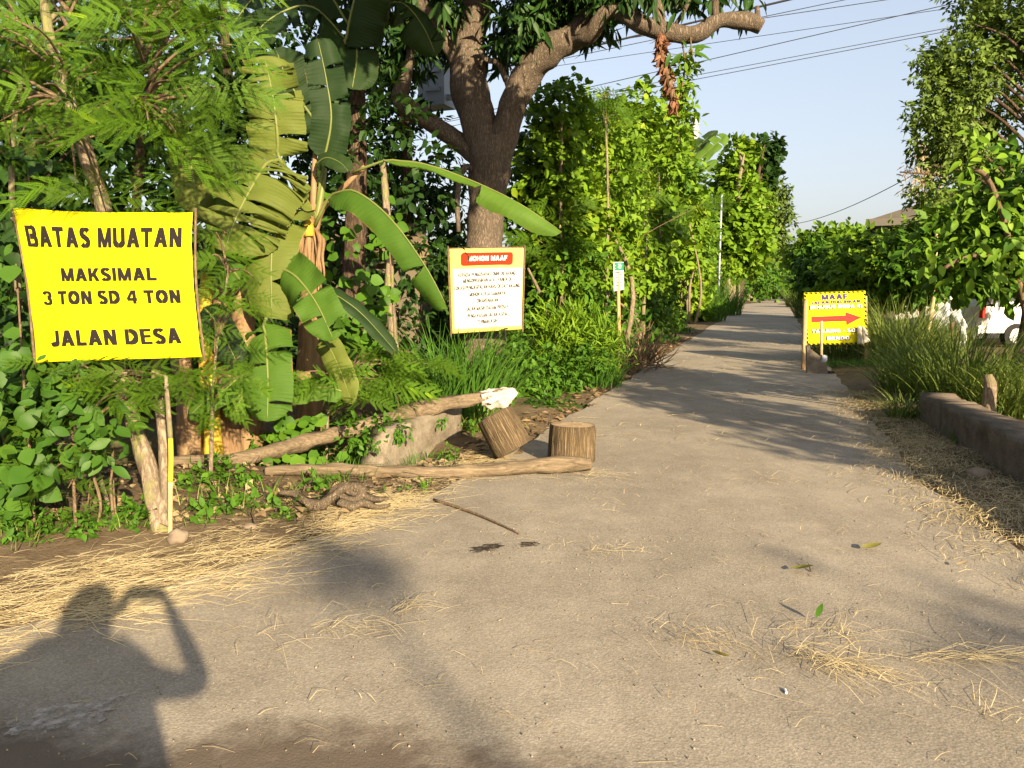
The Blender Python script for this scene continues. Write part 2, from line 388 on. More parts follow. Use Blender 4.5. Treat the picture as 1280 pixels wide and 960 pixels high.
T_SMALL = leaf_t(3, .26, .12, .25, .5); T_SLIM = leaf_t(3, .09, .2, .3, .4); T_ROUND = leaf_t(4, .38, .1, .15, .45)
def frames(D, N):
    X = unit(D); Z = unit(N - (N * X).sum(-1, keepdims=True) * X); Y = np.cross(Z, X)
    return np.stack([X, Y, Z], -1)                       # columns
def scatter(tmpl, pos, D, N, size):
    V, q = tmpl; R = frames(D, N); k = len(pos)
    W_ = np.einsum('kij,nj->kni', R, V) * np.asarray(size).reshape(k, 1, 1) + pos[:, None, :]
    Q = q[None] + (np.arange(k) * len(V))[:, None, None]
    return W_.reshape(-1, 3), Q.reshape(-1, 4), len(q)
def crown_pts(r, clumps, n, shell=.45):
    c = np.array([x[:6] for x in clumps], float); wt = np.array([(x[6] if len(x) > 6 else 1) * (x[3] * x[4] * x[5]) ** .67 for x in clumps]); wt /= wt.sum()
    i = r.choice(len(c), n, p=wt); d = unit(r.normal(size=(n, 3))); rad = r.random(n) ** shell
    return c[i, :3] + d * rad[:, None] * c[i, 3:6], unit(d / c[i, 3:6]), rad
def leaf_cloud(r, pts, dirs, per, tmpl, size, spread=.9, droop=.15, up=.8, twig=.5, sizevar=.35, tilt=None):
    n = len(pts); k = n * per
    tw = unit(dirs + r.normal(size=(n, 3)) * .6 + np.array([0, 0, -droop]))
    tw = np.repeat(tw, per, 0); p = np.repeat(pts, per, 0)
    s = np.tile(np.linspace(0, 1, per), n)
    L = size * twig * per * .5
    pos = p + tw * (s * L)[:, None] + r.normal(size=(k, 3)) * size * .12
    D = unit(tw * .55 + r.normal(size=(k, 3)) * spread * .6 + np.array([0, 0, -droop]))
    N = unit(np.array([0, 0, 1.0]) * up + np.repeat(dirs, per, 0) * .55 + r.normal(size=(k, 3)) * .35)
    sz = size * (1 + (r.random(k) - .5) * 2 * sizevar)
    return scatter(tmpl, pos, D, N, sz)
def foliage(name, parent, mat, clumps, n, per, tmpl, size, seed, shell=.45, kind='stuff', holes=.0, label=None, **kw):
    r = rng(seed); pts, dirs, rad = crown_pts(r, clumps, n, shell)
    if holes > 0:
        keep = np.array([mnoise.noise(Vector((p[0] * 1.1 + seed, p[1] * 1.1, p[2] * 1.1))) > -.35 + holes * .3 for p in pts]); pts, dirs = pts[keep], dirs[keep]
    V, Q, nq = leaf_cloud(r, pts, dirs, per, tmpl, size, **kw)
    k = len(Q) // nq
    base = np.array([mnoise.noise(Vector((p[0] * .9 + seed * 3.1, p[1] * .9, p[2] * .9))) for p in pts])
    var = np.clip(.5 + np.repeat(base, per) * .45 + r.normal(size=k) * .2, 0, 1)
    if parent is not None: V = V - np.array(wloc(parent))
    o = link(name, mesh_np(name, V, Q, mat, np.repeat(var, nq), smooth=True), parent); o['kind'] = kind
    if label: o['label'] = label
    return o
def limbs(name, parent, mat, root, clumps, r0, seed, n=None, r1=.012, sag=0.1, sides=6):
    r = rng(seed); mb = MB()
    for c in clumps[:n]:
        a = Vector(root); b = Vector(c[:3]); mid = a.lerp(b, .5) + Vector((r.normal() * .12, r.normal() * .12, sag * (b - a).length))
        mb.tube([a, mid, b], [r0, r0 * .6, r1], sides, sub=4, rough=.12, seed=seed)
    return mb.obj(name, mat, parent, True)
# ---- grass
def blades_mesh(name, mat, n, base_r, length, width, lean, droop, seed, origin, seg=6, lenvar=.35, base=(0, 0, 0), dirbias=None, dry=.1, ell=None):
    r = rng(seed); az = r.random(n) * 2 * np.pi; rr = np.sqrt(r.random(n)) * base_r
    ex, ey = ell if ell else (1, 1); a2 = r.random(n) * 2 * np.pi
    b = np.stack([np.cos(a2) * rr * ex, np.sin(a2) * rr * ey, np.zeros(n)], 1) + np.array(base)
    if not ell: az = a2 + r.normal(size=n) * .7
    L = length * (1 + (r.random(n) - .5) * 2 * lenvar); ln = lean * (.25 + r.random(n) * .95) ; dr = droop * (.4 + r.random(n))
    d = np.stack([np.cos(az), np.sin(az), np.zeros(n)], 1)
    if dirbias is not None: d = unit(d + np.array(dirbias))
    side = np.stack([-d[:, 1], d[:, 0], np.zeros(n)], 1); tw = r.normal(size=n) * .5
    side = unit(side * np.cos(tw)[:, None] + d * np.sin(tw)[:, None])
    V = np.zeros((n, seg + 1, 2, 3)); th = ln.copy(); p = b.copy()
    for i in range(seg + 1):
        w = width * (1 - (i / seg) ** 1.6) * .5 + .0006
        V[:, i, 0] = p - side * w; V[:, i, 1] = p + side * w
        st = (L / seg)[:, None]; p = p + (d * np.sin(th)[:, None] + np.array([0, 0, 1.]) * np.cos(th)[:, None]) * st; th = np.minimum(th + dr / seg * (0.5 + i / seg * 1.3), 2.6)
    V[..., 2] = np.maximum(V[..., 2], b[:, None, None, 2] + .004)
    q = [];
    base_i = np.arange(n) * (seg + 1) * 2
    qs = np.array([(2 * i, 2 * i + 1, 2 * i + 3, 2 * i + 2) for i in range(seg)])
    Q = (qs[None] + base_i[:, None, None]).reshape(-1, 4)
    var = np.clip(.45 + r.normal(size=n) * .22, 0, .86); var[r.random(n) < dry] = 1
    return mesh_np(name, V.reshape(-1, 3) , Q, mat, np.repeat(var, seg), smooth=True)
def grass_clump(name, label, loc, mat, n, base_r, length, width, lean, droop, seed, cat='grass clump', group=None, **kw):
    me = blades_mesh(name, mat, n, base_r, length, width, lean, droop, seed, loc, **kw)
    o = link(name, me); o.location = loc
    return meta(o, label, cat, group)
def strands(name, mat, pos, ang, L, width, seed, bend=.5, zup=.02, seg=3):
    r = rng(seed); n = len(pos); k = r.normal(size=n) * bend; V = np.zeros((n, seg + 1, 2, 3)); p = np.array(pos, float); a = np.array(ang, float)
    tilt = np.abs(r.normal(size=n)) * zup; w0 = width * (.6 + .8 * r.random(n))
    z0 = p[:, 2].copy()
    for i in range(seg + 1):
        d = np.stack([np.cos(a), np.sin(a), np.zeros(n)], 1); s = np.stack([-np.sin(a), np.cos(a), np.zeros(n)], 1)
        w = (w0 * (1 - .6 * i / seg) * .5)[:, None]
        lift = tilt * np.sin(np.pi * min(1, (i + .3) / seg)) ; q = p.copy(); q[:, 2] = z0 + .004 + lift
        V[:, i, 0] = q - s * w; V[:, i, 1] = q + s * w; V[:, i, 1, 2] += w[:, 0] * .8
        p = p + d * (L / seg)[:, None]; a = a + k / seg
    qs = np.array([(2 * i, 2 * i + 1, 2 * i + 3, 2 * i + 2) for i in range(seg)])
    Q = (qs[None] + (np.arange(n) * (seg + 1) * 2)[:, None, None]).reshape(-1, 4)
    var = np.clip(.5 + r.normal(size=n) * .28, 0, 1)
    return V.reshape(-1, 3), Q, np.repeat(var, seg)
# ---- feathery compound leaf (bipinnate), as a mesh shared by many objects
def frond_mesh(name, mat, seed, pairs=6, leaflets=15, pin=.42, droop=.3):
    r = rng(seed); V = []; Q = []; var = []
    def strip(p0, p1, w, up):
        d = unit(p1 - p0); s = np.cross(d, up); s = s / max(np.linalg.norm(s), 1e-6) * w
        b = len(V); V.extend([p0 - s * .4, p0 + s * .4, (p0 + p1) / 2 + s * 1.25, (p0 + p1) / 2 - s * 1.25, p1 + s * .25, p1 - s * .25])
        Q.append((b, b + 1, b + 2, b + 3)); Q.append((b + 3, b + 2, b + 4, b + 5))
    up = np.array([0, 0, 1.])
    def rach(t): return np.array([t, 0, -droop * t * t])
    pts = [rach(t) for t in np.linspace(0, 1, 6)]
    for a, b in zip(pts[:-1], pts[1:]): strip(a, b, .006, up); strip(a, b, .006, np.array([0, 1., 0])); var += [.35] * 4
    for i in range(pairs):
        t = .18 + .80 * i / (pairs - 1); c = rach(t); L = pin * (1 - .35 * abs(t - .55)) * (1 + r.normal() * .06)
        for sg in (-1, 1):
            an = math.radians(58 - 28 * t + r.normal() * 5) * sg; el = r.normal() * .12 - .12
            d0 = np.array([math.cos(an), math.sin(an), el]); d0 /= np.linalg.norm(d0); pv = .5 + r.normal() * .12
            prev = c
            for j in range(leaflets):
                f = (j + .6) / leaflets; q = c + d0 * L * f + np.array([0, 0, -.22 * L * f * f])
                ll = L * .155 * (1 - .45 * f) * (.75 + .25 * min(1, f * 4)); wv = ll * .20
                side = np.cross(up, d0)
                for s2 in (-1, 1):
                    dd = unit(side * s2 + d0 * .45 + up * (.12 + r.normal() * .06))
                    strip(q, q + dd * ll, wv, up); var += [pv] * 2
            e = c + d0 * L + np.array([0, 0, -.22 * L]); strip(c, e, .0035, up); var += [pv] * 2
    return mesh_np(name, np.array(V), np.array(Q), mat, np.array(var))
FROND = None
def get_fronds():
    global FROND
    if FROND is None: FROND = [frond_mesh('frond', MAT['frond'], 11 + k, 5 + k % 3, 14 + k % 2 * 2, .40 + .04 * (k % 3), .18 + .1 * k) for k in range(5)]
    return FROND
def put(name, me, parent, pos, D, N, size, loc0):
    R = frames(np.array([D], float), np.array([N], float))[0]
    o = bpy.data.objects.new(name, me); COL.objects.link(o); o.parent = parent
    m = Matrix([[R[i][j] * size for j in range(3)] + [pos[i] - loc0[i]] for i in range(3)] + [[0, 0, 0, 1]])
    o.matrix_basis = m; return o
def fronds_at(parent, tips, per, size, seed, face=(.15, -.75, .5), limit=300):
    """feathery leaves radiating from each twig tip"""
    r = rng(seed); fm = get_fronds(); base = wloc(parent); k = 0
    for t in tips:
        t = Vector(t[:3]); a0 = r.random() * 6.28
        for j in range(per):
            if k >= limit: return
            a = a0 + j * 2.4; out = np.array([math.cos(a), math.sin(a) * .8, .15 + r.normal() * .3])
            D = unit(out + np.array([0, -.25, -.25])); N = unit(np.array(face) + r.normal(size=3) * .55)
            put('frond', fm[int(r.integers(len(fm)))], parent, t + Vector(r.normal(size=3) * .05), D, N, size * (.75 + r.random() * .5), base); k += 1
# ---- text: a heavy grotesque built from strokes, flat print
def _arc(cx, cy, rx, ry, a0, a1, n=12): return [(cx + rx * math.cos(math.radians(a0 + (a1 - a0) * k / n)), cy + ry * math.sin(math.radians(a0 + (a1 - a0) * k / n))) for k in range(n + 1)]
def glyph(ch, s=.255, h=.215):
    h = h * (.78 if ch in 'BES3' else 1); q = []; g = h / 2
    def rect(x0, y0, x1, y1): q.append([(x0, y0), (x1, y0), (x1, y1), (x0, y1)])
    def dia(xa, ya, xb, yb, w=s * 1.12): q.append([(xa - w / 2, ya), (xa + w / 2, ya), (xb + w / 2, yb), (xb - w / 2, yb)])
    def rib(p, wx=s, wy=h):
        n = len(p); L = []
        for k in range(n):
            a = p[max(0, k - 1)]; b = p[min(n - 1, k + 1)]; dx, dy = b[0] - a[0], b[1] - a[1]; l = math.hypot(dx, dy) or 1; nx, ny = -dy / l, dx / l; w = abs(nx) * wx + abs(ny) * wy
            L.append(((p[k][0] + nx * w / 2, p[k][1] + ny * w / 2), (p[k][0] - nx * w / 2, p[k][1] - ny * w / 2)))
        for k in range(n - 1): q.append([L[k][0], L[k][1], L[k + 1][1], L[k + 1][0]])
    def bowl(y0, y1, W, x0=s):
        r = (y1 - y0) / 2 - g; cx = W - s / 2 - r * .9; rib([(x0, y1 - g), (cx, y1 - g)] + _arc(cx, (y0 + y1) / 2, r * .9, r, 90, -90) + [(x0, y0 + g)])
    W = .76
    if ch == 'A': W = .84; dia(s * .56, 0, W / 2, 1); dia(W - s * .56, 0, W / 2, 1); rect(.22, .2, W - .22, .2 + h * .9)
    elif ch == 'B': rect(0, 0, s, 1); bowl(.46, 1, W - .03); bowl(0, .54, W)
    elif ch in 'CG':
        W = .80; rib(_arc(W / 2, .5, W / 2 - s / 2, .5 - g, 42, 318, 20))
        if ch == 'G': rect(W * .52, .34, W, .34 + h); rect(W - s, .10, W, .36)
    elif ch == 'D': W = .78; rect(0, 0, s, 1); bowl(0, 1, W)
    elif ch == 'E': W = .68; rect(0, 0, s, 1); rect(s, 0, W, h); rect(s, 1 - h, W - .02, 1); rect(s, .5 - g + .02, W - .06, .5 + g + .02)
    elif ch == 'F': W = .64; rect(0, 0, s, 1); rect(s, 1 - h, W, 1); rect(s, .5 - g, W - .07, .5 + g)
    elif ch == 'H': rect(0, 0, s, 1); rect(W - s, 0, W, 1); rect(s, .5 - g, W - s, .5 + g)
    elif ch == 'I': W = s; rect(0, 0, s, 1)
    elif ch == 'J': W = .60; rect(W - s, .3, W, 1); rib(_arc(W / 2, .3, W / 2 - s / 2, .3 - g, 0, -170, 12))
    elif ch == 'K': W = .80; rect(0, 0, s, 1); dia(s + .02, .34, W - s * .6, 1); dia(W - s * .56, 0, s + .12, .60)
    elif ch == 'L': W = .64; rect(0, 0, s, 1); rect(s, 0, W, h)
    elif ch == 'M': W = .92; rect(0, 0, s * .92, 1); rect(W - s * .92, 0, W, 1); dia(W / 2, .0, s * .55, 1, s * .95); dia(W / 2, .0, W - s * .55, 1, s * .95)
    elif ch == 'N': rect(0, 0, s, 1); rect(W - s, 0, W, 1); dia(W - s * .6, 0, s * .6, 1)
    elif ch in 'O0': W = .84 if ch == 'O' else .62; rib(_arc(W / 2, .5, W / 2 - s / 2, .5 - g, 0, 360, 24))
    elif ch == 'P': W = .72; rect(0, 0, s, 1); bowl(.38, 1, W)
    elif ch == 'R': W = .78; rect(0, 0, s, 1); bowl(.42, 1, W - .03); dia(W - s * .55, 0, W * .5, .46)
    elif ch == 'S':
        W = .72; c = W / 2; rib(_arc(c, .72, c - s / 2, .28 - g, 25, 180, 10)[:-1] + [(s / 2, .70), (s * .75, .60), (c, .5), (W - s * .75, .40), (W - s / 2, .30)] + _arc(c, .28, c - s / 2, .28 - g, 0, -155, 10)[1:])
    elif ch == 'T': W = .72; rect(W / 2 - s / 2, 0, W / 2 + s / 2, 1 - h); rect(0, 1 - h, W, 1)
    elif ch == 'U': rect(0, .32, s, 1); rect(W - s, .32, W, 1); rib(_arc(W / 2, .32, W / 2 - s / 2, .32 - g, 180, 360, 14))
    elif ch == 'Y': W = .8; rect(W / 2 - s / 2, 0, W / 2 + s / 2, .42); dia(W / 2, .40, s * .56, 1); dia(W / 2, .40, W - s * .56, 1)
    elif ch == '3': W = .72; c = W / 2; rib(_arc(c, .735, W / 2 - s * .45, .265 - h * .42, 172, -90, 14), s * .88, h * .84); rib(_arc(c, .265, W / 2 - s * .45, .265 - h * .42, 90, -172, 14), s * .88, h * .84)
    elif ch == '4': W = .70; rect(W * .55, 0, W * .55 + s, 1); rect(0, .22, W, .22 + h * .95); dia(.06, .36, W * .60, 1, s * .9)
    elif ch == '(': W = .32; rib(_arc(.42, .45, .34, .68, 130, 230, 10))
    elif ch == ')': W = .32; rib(_arc(-.10, .45, .34, .68, 50, -50, 10))
    elif ch == '-': W = .40; rect(0, .36, W, .36 + h)
    else: W = .30
    return q, W
def text_geo(body, bold=.0):
    sw = dict(s=-bold, h=-bold * .86) if bold < 0 else {}
    V = []; F = []; x = 0
    for ch in body:
        q, W = glyph(ch, **sw)
        for p in q: b = len(V); V += [(x + a, c, .00035 * (b // 4 % 5)) for a, c in p]; F.append(tuple(range(b, b + 4)))
        x += W + .10
    return np.array(V), F
def text_on(body, s0, s1, t0, t1, surf, lift, bold=.02, tilt=0.0, grow=0.0):
    """text fitted to the box (s0..s1, t0..t1 measured from the top) of a surface; the stroke is thickened by copies, each a hair proud of the last"""
    v, f = text_geo(body, min(bold, 0.0)); lo = v.min(0); hi = v.max(0); out = []; F = []; n = len(v)
    sx = (s1 - s0 + 2 * grow) / (hi[0] - lo[0]); ty = (t1 - t0 + 2 * grow) / (hi[1] - lo[1])
    offs = [(0, 0)] + [(bold * math.cos(k * math.pi / 2 + .785), bold * math.sin(k * math.pi / 2 + .785)) for k in range(4)] if bold > 0 else [(0, 0)]
    for k, (ox, oy) in enumerate(offs):
        for x, y, z in v:
            s = s0 - grow + sx * (x + ox * .9 - lo[0]); t = t1 + grow - ty * (y + oy * .55 - lo[1]) + tilt * (s - .5)
            p, nn = surf(s, t); out.append(p + nn * (lift + z + k * .0019))
        F += [tuple(i + k * n for i in q) for q in f]
    return out, F
def quad_surf(tl, tr, br, bl, bulge=0.0, rip=0.0, seed=0):
    def f(s, t):
        p = tl * ((1 - s) * (1 - t)) + tr * (s * (1 - t)) + br * (s * t) + bl * ((1 - s) * t)
        n = (tr - tl).cross(tl - bl).normalized()
        if n.y > 0: n = -n
        w = bulge * math.sin(math.pi * max(0, min(1, s))) * math.sin(math.pi * max(0, min(1, t)))
        w += rip * mnoise.noise(Vector((s * 3.5 + seed, t * 2.2, .3))) + rip * .5 * mnoise.noise(Vector((s * 9 + t * 5 + seed, t * 3 - s * 4, 1.3)))
        return p + n * w, n
    return f
def sheet(surf, s0, s1, t0, t1, nu, nv, lift=0.0, thick=0.004):
    """a thin closed sheet on a surface"""
    V = []; F = []
    for k in (0, 1):
        for j in range(nv + 1):
            for i in range(nu + 1):
                p, n = surf(s0 + (s1 - s0) * i / nu, t0 + (t1 - t0) * j / nv); V.append(p + n * (lift - k * thick))
    m = (nu + 1) * (nv + 1); I = lambda i, j, k: k * m + j * (nu + 1) + i
    for j in range(nv):
        for i in range(nu):
            F.append((I(i, j, 0), I(i, j + 1, 0), I(i + 1, j + 1, 0), I(i + 1, j, 0))); F.append((I(i, j, 1), I(i + 1, j, 1), I(i + 1, j + 1, 1), I(i, j + 1, 1)))
    for i in range(nu):
        F.append((I(i, 0, 0), I(i + 1, 0, 0), I(i + 1, 0, 1), I(i, 0, 1))); F.append((I(i, nv, 0), I(i, nv, 1), I(i + 1, nv, 1), I(i + 1, nv, 0)))
    for j in range(nv):
        F.append((I(0, j, 0), I(0, j, 1), I(0, j + 1, 1), I(0, j + 1, 0))); F.append((I(nu, j, 0), I(nu, j + 1, 0), I(nu, j + 1, 1), I(nu, j, 1)))
    return V, F
# ------------------------------------------------------------------ the setting: ground, road
def line_pts(a, b, n): return [(a[0] + (b[0] - a[0]) * i / n, a[1] + (b[1] - a[1]) * i / n) for i in range(n)]
EDGE_L = [(38.2, 122), (10.05, 37.4), (3.83, 18.7), (2.86, 15.8), (.90, 9.92), (-.27, 6.41), (-.80, 5.35), (-1.42, 4.32), (-2.3, 3.36), (-4.0, 2.1), (-7, .8), (-14, -1.0), (-40, -6)]
EDGE_R = [(40, 2), (14, .2), (7, .9), (4.2, 2), (3.25, 3.2), (3.02, 4.41), (3.3, 6.14), (3.99, 8.24), (5.55, 13), (7.35, 18.7), (13.75, 37.4), (42.6, 122)]
ring = []
KEY = EDGE_L + [(-40, -16), (0, -9), (40, -12)] + EDGE_R
for i in range(len(KEY)):
    a, b = KEY[i], KEY[(i + 1) % len(KEY)]; L = math.dist(a, b)
    ring += line_pts(a, b, max(1, min(160, int(L / .14))) if min(math.hypot(*a), math.hypot(*b)) < 18 else max(1, int(L / 1.2)))
rj = []
for x, y in ring:
    k = .06 if math.hypot(x, y) < 18 else .15
    rj.append((x + k * mnoise.noise(Vector((x * 1.7, y * 1.7, 0))) + .03 * mnoise.noise(Vector((x * 8, y * 8, 3))), y + k * mnoise.noise(Vector((x * 1.7, y * 1.7, 7)))))
ring = rj
KA = np.array(KEY)
def road_sd(p):
    p = np.asarray(p, float)[:, :2]; a = KA; b = np.roll(KA, -1, 0); d = np.full(len(p), 1e9); ins = np.zeros(len(p), bool)
    for i in range(len(a)):
        e = b[i] - a[i]; w = p - a[i]; t = np.clip((w @ e) / (e @ e), 0, 1); d = np.minimum(d, np.hypot(*(w - t[:, None] * e).T))
        c = ((a[i, 1] <= p[:, 1]) != (b[i, 1] <= p[:, 1])) & (p[:, 0] < a[i, 0] + (p[:, 1] - a[i, 1]) / (b[i, 1] - a[i, 1] + 1e-12) * e[0]); ins ^= c
    return np.where(ins, -d, d)
def seg_d(p, a, b):
    a = np.array(a); b = np.array(b); e = b - a; w = p[:, :2] - a; t = np.clip((w @ e) / (e @ e), 0, 1)
    return np.hypot(*(w - t[:, None] * e).T), t
def sst(x, a, b):
    t = np.clip((x - a) / (b - a), 0, 1); return t * t * (3 - 2 * t)
def gh(p):
    """height of the ground sheet"""
    p = np.asarray(p, float); sd = road_sd(p); x, y = p[:, 0], p[:, 1]
    h = -.035 + .045 * sst(sd, .02, .35) * (sd > 0)
    left = x < .33 * y - 2.3
    h = h + np.where(left, .10 * sst(sd, .5, 2.2), .02 * sst(sd, .3, 1.5))
    nz = np.array([mnoise.noise(Vector((a * 1.3, b * 1.3, 0))) + .5 * mnoise.noise(Vector((a * 4, b * 4, 5))) for a, b in zip(x, y)])
    h = h + nz * .035 * sst(sd, .1, .8)
    d, t = seg_d(p, (-3.6, 6.75), (-1.25, 7.05)); h = h - .62 * (1 - sst(d, .18, .62)) * sst(sd, .15, .5)
    return h
xs = np.unique(np.round(np.concatenate([-np.geomspace(9, 900, 26), np.arange(-9, 9.001, .12), np.geomspace(9, 900, 26)]), 3))
ys = np.unique(np.round(np.concatenate([-np.geomspace(2, 900, 22), np.arange(-2, 16, .12), np.geomspace(16, 1500, 40)]), 3))
gx, gy = np.meshgrid(xs, ys); gp = np.stack([gx.ravel(), gy.ravel()], 1)
gz = gh(gp); nxs, nys = len(xs), len(ys)
ii = (np.arange(nys - 1)[:, None] * nxs + np.arange(nxs - 1)[None]).ravel()
gq = np.stack([ii, ii + 1, ii + 1 + nxs, ii + nxs], 1)
o = link('ground', mesh_np('ground', np.column_stack([gp, gz]), gq, MAT['soil'], smooth=True)); o['kind'] = 'structure'; o['label'] = 'bare soil verge and bank beside the asphalt road'
def zat(x, y): return float(gh(np.array([[x, y]]))[0])
def flat_poly(name, pts, z, mat, label, thick=0):
    bm = bmesh.new(); vs = [bm.verts.new((x, y, z)) for x, y in pts]; f = bm.faces.new(vs)
    bmesh.ops.recalc_face_normals(bm, faces=[f])
    if f.normal.z < 0: f.normal_flip()
    if thick:
        bot = [bm.verts.new((x, y, z - thick)) for x, y in pts]
        for i in range(len(vs)): bm.faces.new((vs[i], vs[(i + 1) % len(vs)], bot[(i + 1) % len(vs)], bot[i]))
    bmesh.ops.triangulate(bm, faces=[f]); me = bpy.data.meshes.new(name); bm.to_mesh(me); bm.free(); me.materials.append(mat)
    o = link(name, me); meta(o, label, None, None, 'structure'); return o
flat_poly('road', ring, 0.0, MAT['asphalt'], 'dusty grey village asphalt road leading away to trees', .05)
def blob(name, c, rx, ry, z, mat, label, cat=None, seed=0, n=60, rot=0, rag=.35):
    pts = []
    for i in range(n):
        a = 2 * math.pi * i / n; k = 1 + rag * mnoise.noise(Vector((math.cos(a) * 1.6 + seed, math.sin(a) * 1.6, seed))) + rag * .7 * mnoise.noise(Vector((math.cos(a) * 5 + seed, math.sin(a) * 5, seed)))
        x, y = math.cos(a) * rx * k, math.sin(a) * ry * k
        pts.append((c[0] + x * math.cos(rot) - y * math.sin(rot), c[1] + x * math.sin(rot) + y * math.cos(rot)))
    return flat_poly(name, pts, z, mat, label)
g = G(85, 897); blob('cement_stain', g, .20, .10, .008, MAT['chalk'], 'pale cement spill on the dark asphalt', seed=3, rot=.5, rag=.6)
g = G(606, 686); blob('oil_stain', g, .10, .06, .004, MAT['darkspot'], 'elongated dark stain on the asphalt beyond the thin stick', seed=8, rot=.6, rag=.7)
g = G(661, 681); blob('oil_stain', g, .07, .045, .004, MAT['darkspot'], 'small round dark stain on the asphalt', seed=12, rag=.5)

# ---- straw: loose litter (nobody could count it)
def straw_field(name, pts, label, L=(.12, .42), width=.0045, ang=None, seed=1, bend=.5, mat='straw', zup=.02):
    r = rng(seed); n = len(pts); p = np.zeros((n, 3)); p[:, :2] = pts
    sd = road_sd(p); p[:, 2] = np.where(sd < .0, 0.002, np.maximum(gh(p) + .004, -.02)); p[:, 2] = np.where((sd > -.05) & (sd < .2), np.maximum(p[:, 2], .002), p[:, 2])
    a = r.random(n) * 2 * np.pi if ang is None else ang[0] + r.normal(size=n) * ang[1] + np.pi * (r.random(n) < .5)
    V, Q, var = strands(name, mat, p, a, L[0] + (L[1] - L[0]) * r.random(n) ** 1.5, width, seed + 1, bend, zup)
    o = link(name, mesh_np(name, V, Q, MAT[mat], var)); meta(o, label, None, None, 'stuff'); return o
def sample(n, box, dens, seed):
    r = rng(seed); out = []
    while sum(map(len, out)) < n:
        q = r.random((n * 3, 2)) * [box[1] - box[0], box[3] - box[2]] + [box[0], box[2]]
        out.append(q[r.random(len(q)) < dens(q)])
    return np.concatenate(out)[:n]
nz2 = lambda q, s, k=0: np.array([mnoise.noise(Vector((a * s + k, b * s, k))) for a, b in q])
def d_left(q):
    sd = road_sd(q); d, t = seg_d(q, (-3.6, 6.75), (-1.25, 7.05))
    w = np.interp(q[:, 1], [1, 3.3, 4.6, 6.4], [.55, .5, .36, .18])
    return np.clip(np.exp(-((sd - .22) / w) ** 2) * 1.1 * (sd > -.5) * (.45 + .9 * nz2(q, 2.3)) , 0, 1) * (d > .5)
straw_field('straw_litter', sample(15000, (-6, .3, .8, 7.5), d_left, 3), 'yellow straw strewn along the left road edge', (.05, .34), .0028, (.5, .6), 4, .35, 'straw', .008)
def d_right(q):
    sd = road_sd(q); return np.clip(np.exp(-((sd - .35) / .5) ** 2) * (.6 + .7 * nz2(q, 1.8)), 0, 1) * (q[:, 0] > 2)
straw_field('straw_litter', sample(17000, (2.4, 6.5, 2.5, 11.5), d_right, 6), 'straw and dry grass along the right road edge by the low wall', (.05, .3), .0032, (1.0, .7), 8)
def d_road(q):
    sd = road_sd(q); return np.clip((sd < .05) * (.12 + .55 * np.maximum(0, nz2(q, .9)) + .5 * np.maximum(0, nz2(q, 2.6) - .15)), 0, 1)
straw_field('straw_bits', sample(1300, (-2.5, 3.4, 2.0, 8), d_road, 9), 'single straw stalks scattered over the road', (.02, .13), .0022, (.25, .6), 10, .4)
straw_field('straw_bits', sample(1300, (-.5, 9, 7.5, 26), d_road, 12), 'straw stalks scattered farther along the road', (.08, .3), .005, (.5, .7), 11, .4)
def d_lv(q):
    sd = road_sd(q); return np.exp(-((sd - .25) / .22) ** 2) * (q[:, 0] < .33 * q[:, 1]) * .9
pts = sample(900, (-.9, 6, 6.2, 24), d_lv, 20); r = rng(21); pz = np.column_stack([pts, np.maximum(gh(np.column_stack([pts])), -.01) + .02])
V, Q, nq = scatter(T_SMALL, pz, unit(r.normal(size=(900, 3)) * [1, 1, .15]), unit(r.normal(size=(900, 3)) * .4 + [0, 0, 1]), .06 + r.random(900) * .08)
o = link('dry_leaf_litter', mesh_np('dry_leaf_litter', V, Q, MAT['dryleaf'], np.repeat(r.random(900), nq))); meta(o, 'brown dry leaves along the left road edge by the hedge', None, None, 'stuff')
# pebbles and grit on the road
r = rng(31); pts = sample(3000, (-3, 3.6, 1.9, 9), lambda q: (road_sd(q) < .15) * np.clip(.35 + .6 * nz2(q, 1.2), 0, 1), 30)
cube = np.array([(-1, -1, -.6), (1, -1, -.6), (1.1, 1, -.6), (-.8, 1, -.6), (-.6, -.5, .6), (.5, -.7, .7), (.6, .5, .5), (-.5, .6, .65)]) * .5
cq = np.array([(4, 5, 6, 7), (0, 1, 5, 4), (1, 2, 6, 5), (2, 3, 7, 6), (3, 0, 4, 7)])
n = len(pts); V, Q, nq = scatter((cube, cq), np.column_stack([pts, np.full(n, .004)]), unit(r.normal(size=(n, 3)) * [1, 1, .2]), np.tile([0, 0, 1.], (n, 1)), .003 + .006 * r.random(n) ** 3)
MAT['grit'] = leaf_mat('grit', [(0, (.07, .055, .042)), (.5, (.22, .18, .125)), (1, (.33, .27, .19))], 0, .9, .2)
o = link('gravel', mesh_np('gravel', V, Q, MAT['grit'], np.repeat(r.random(n), nq))); meta(o, 'loose grit and small stones on the asphalt', None, None, 'stuff')

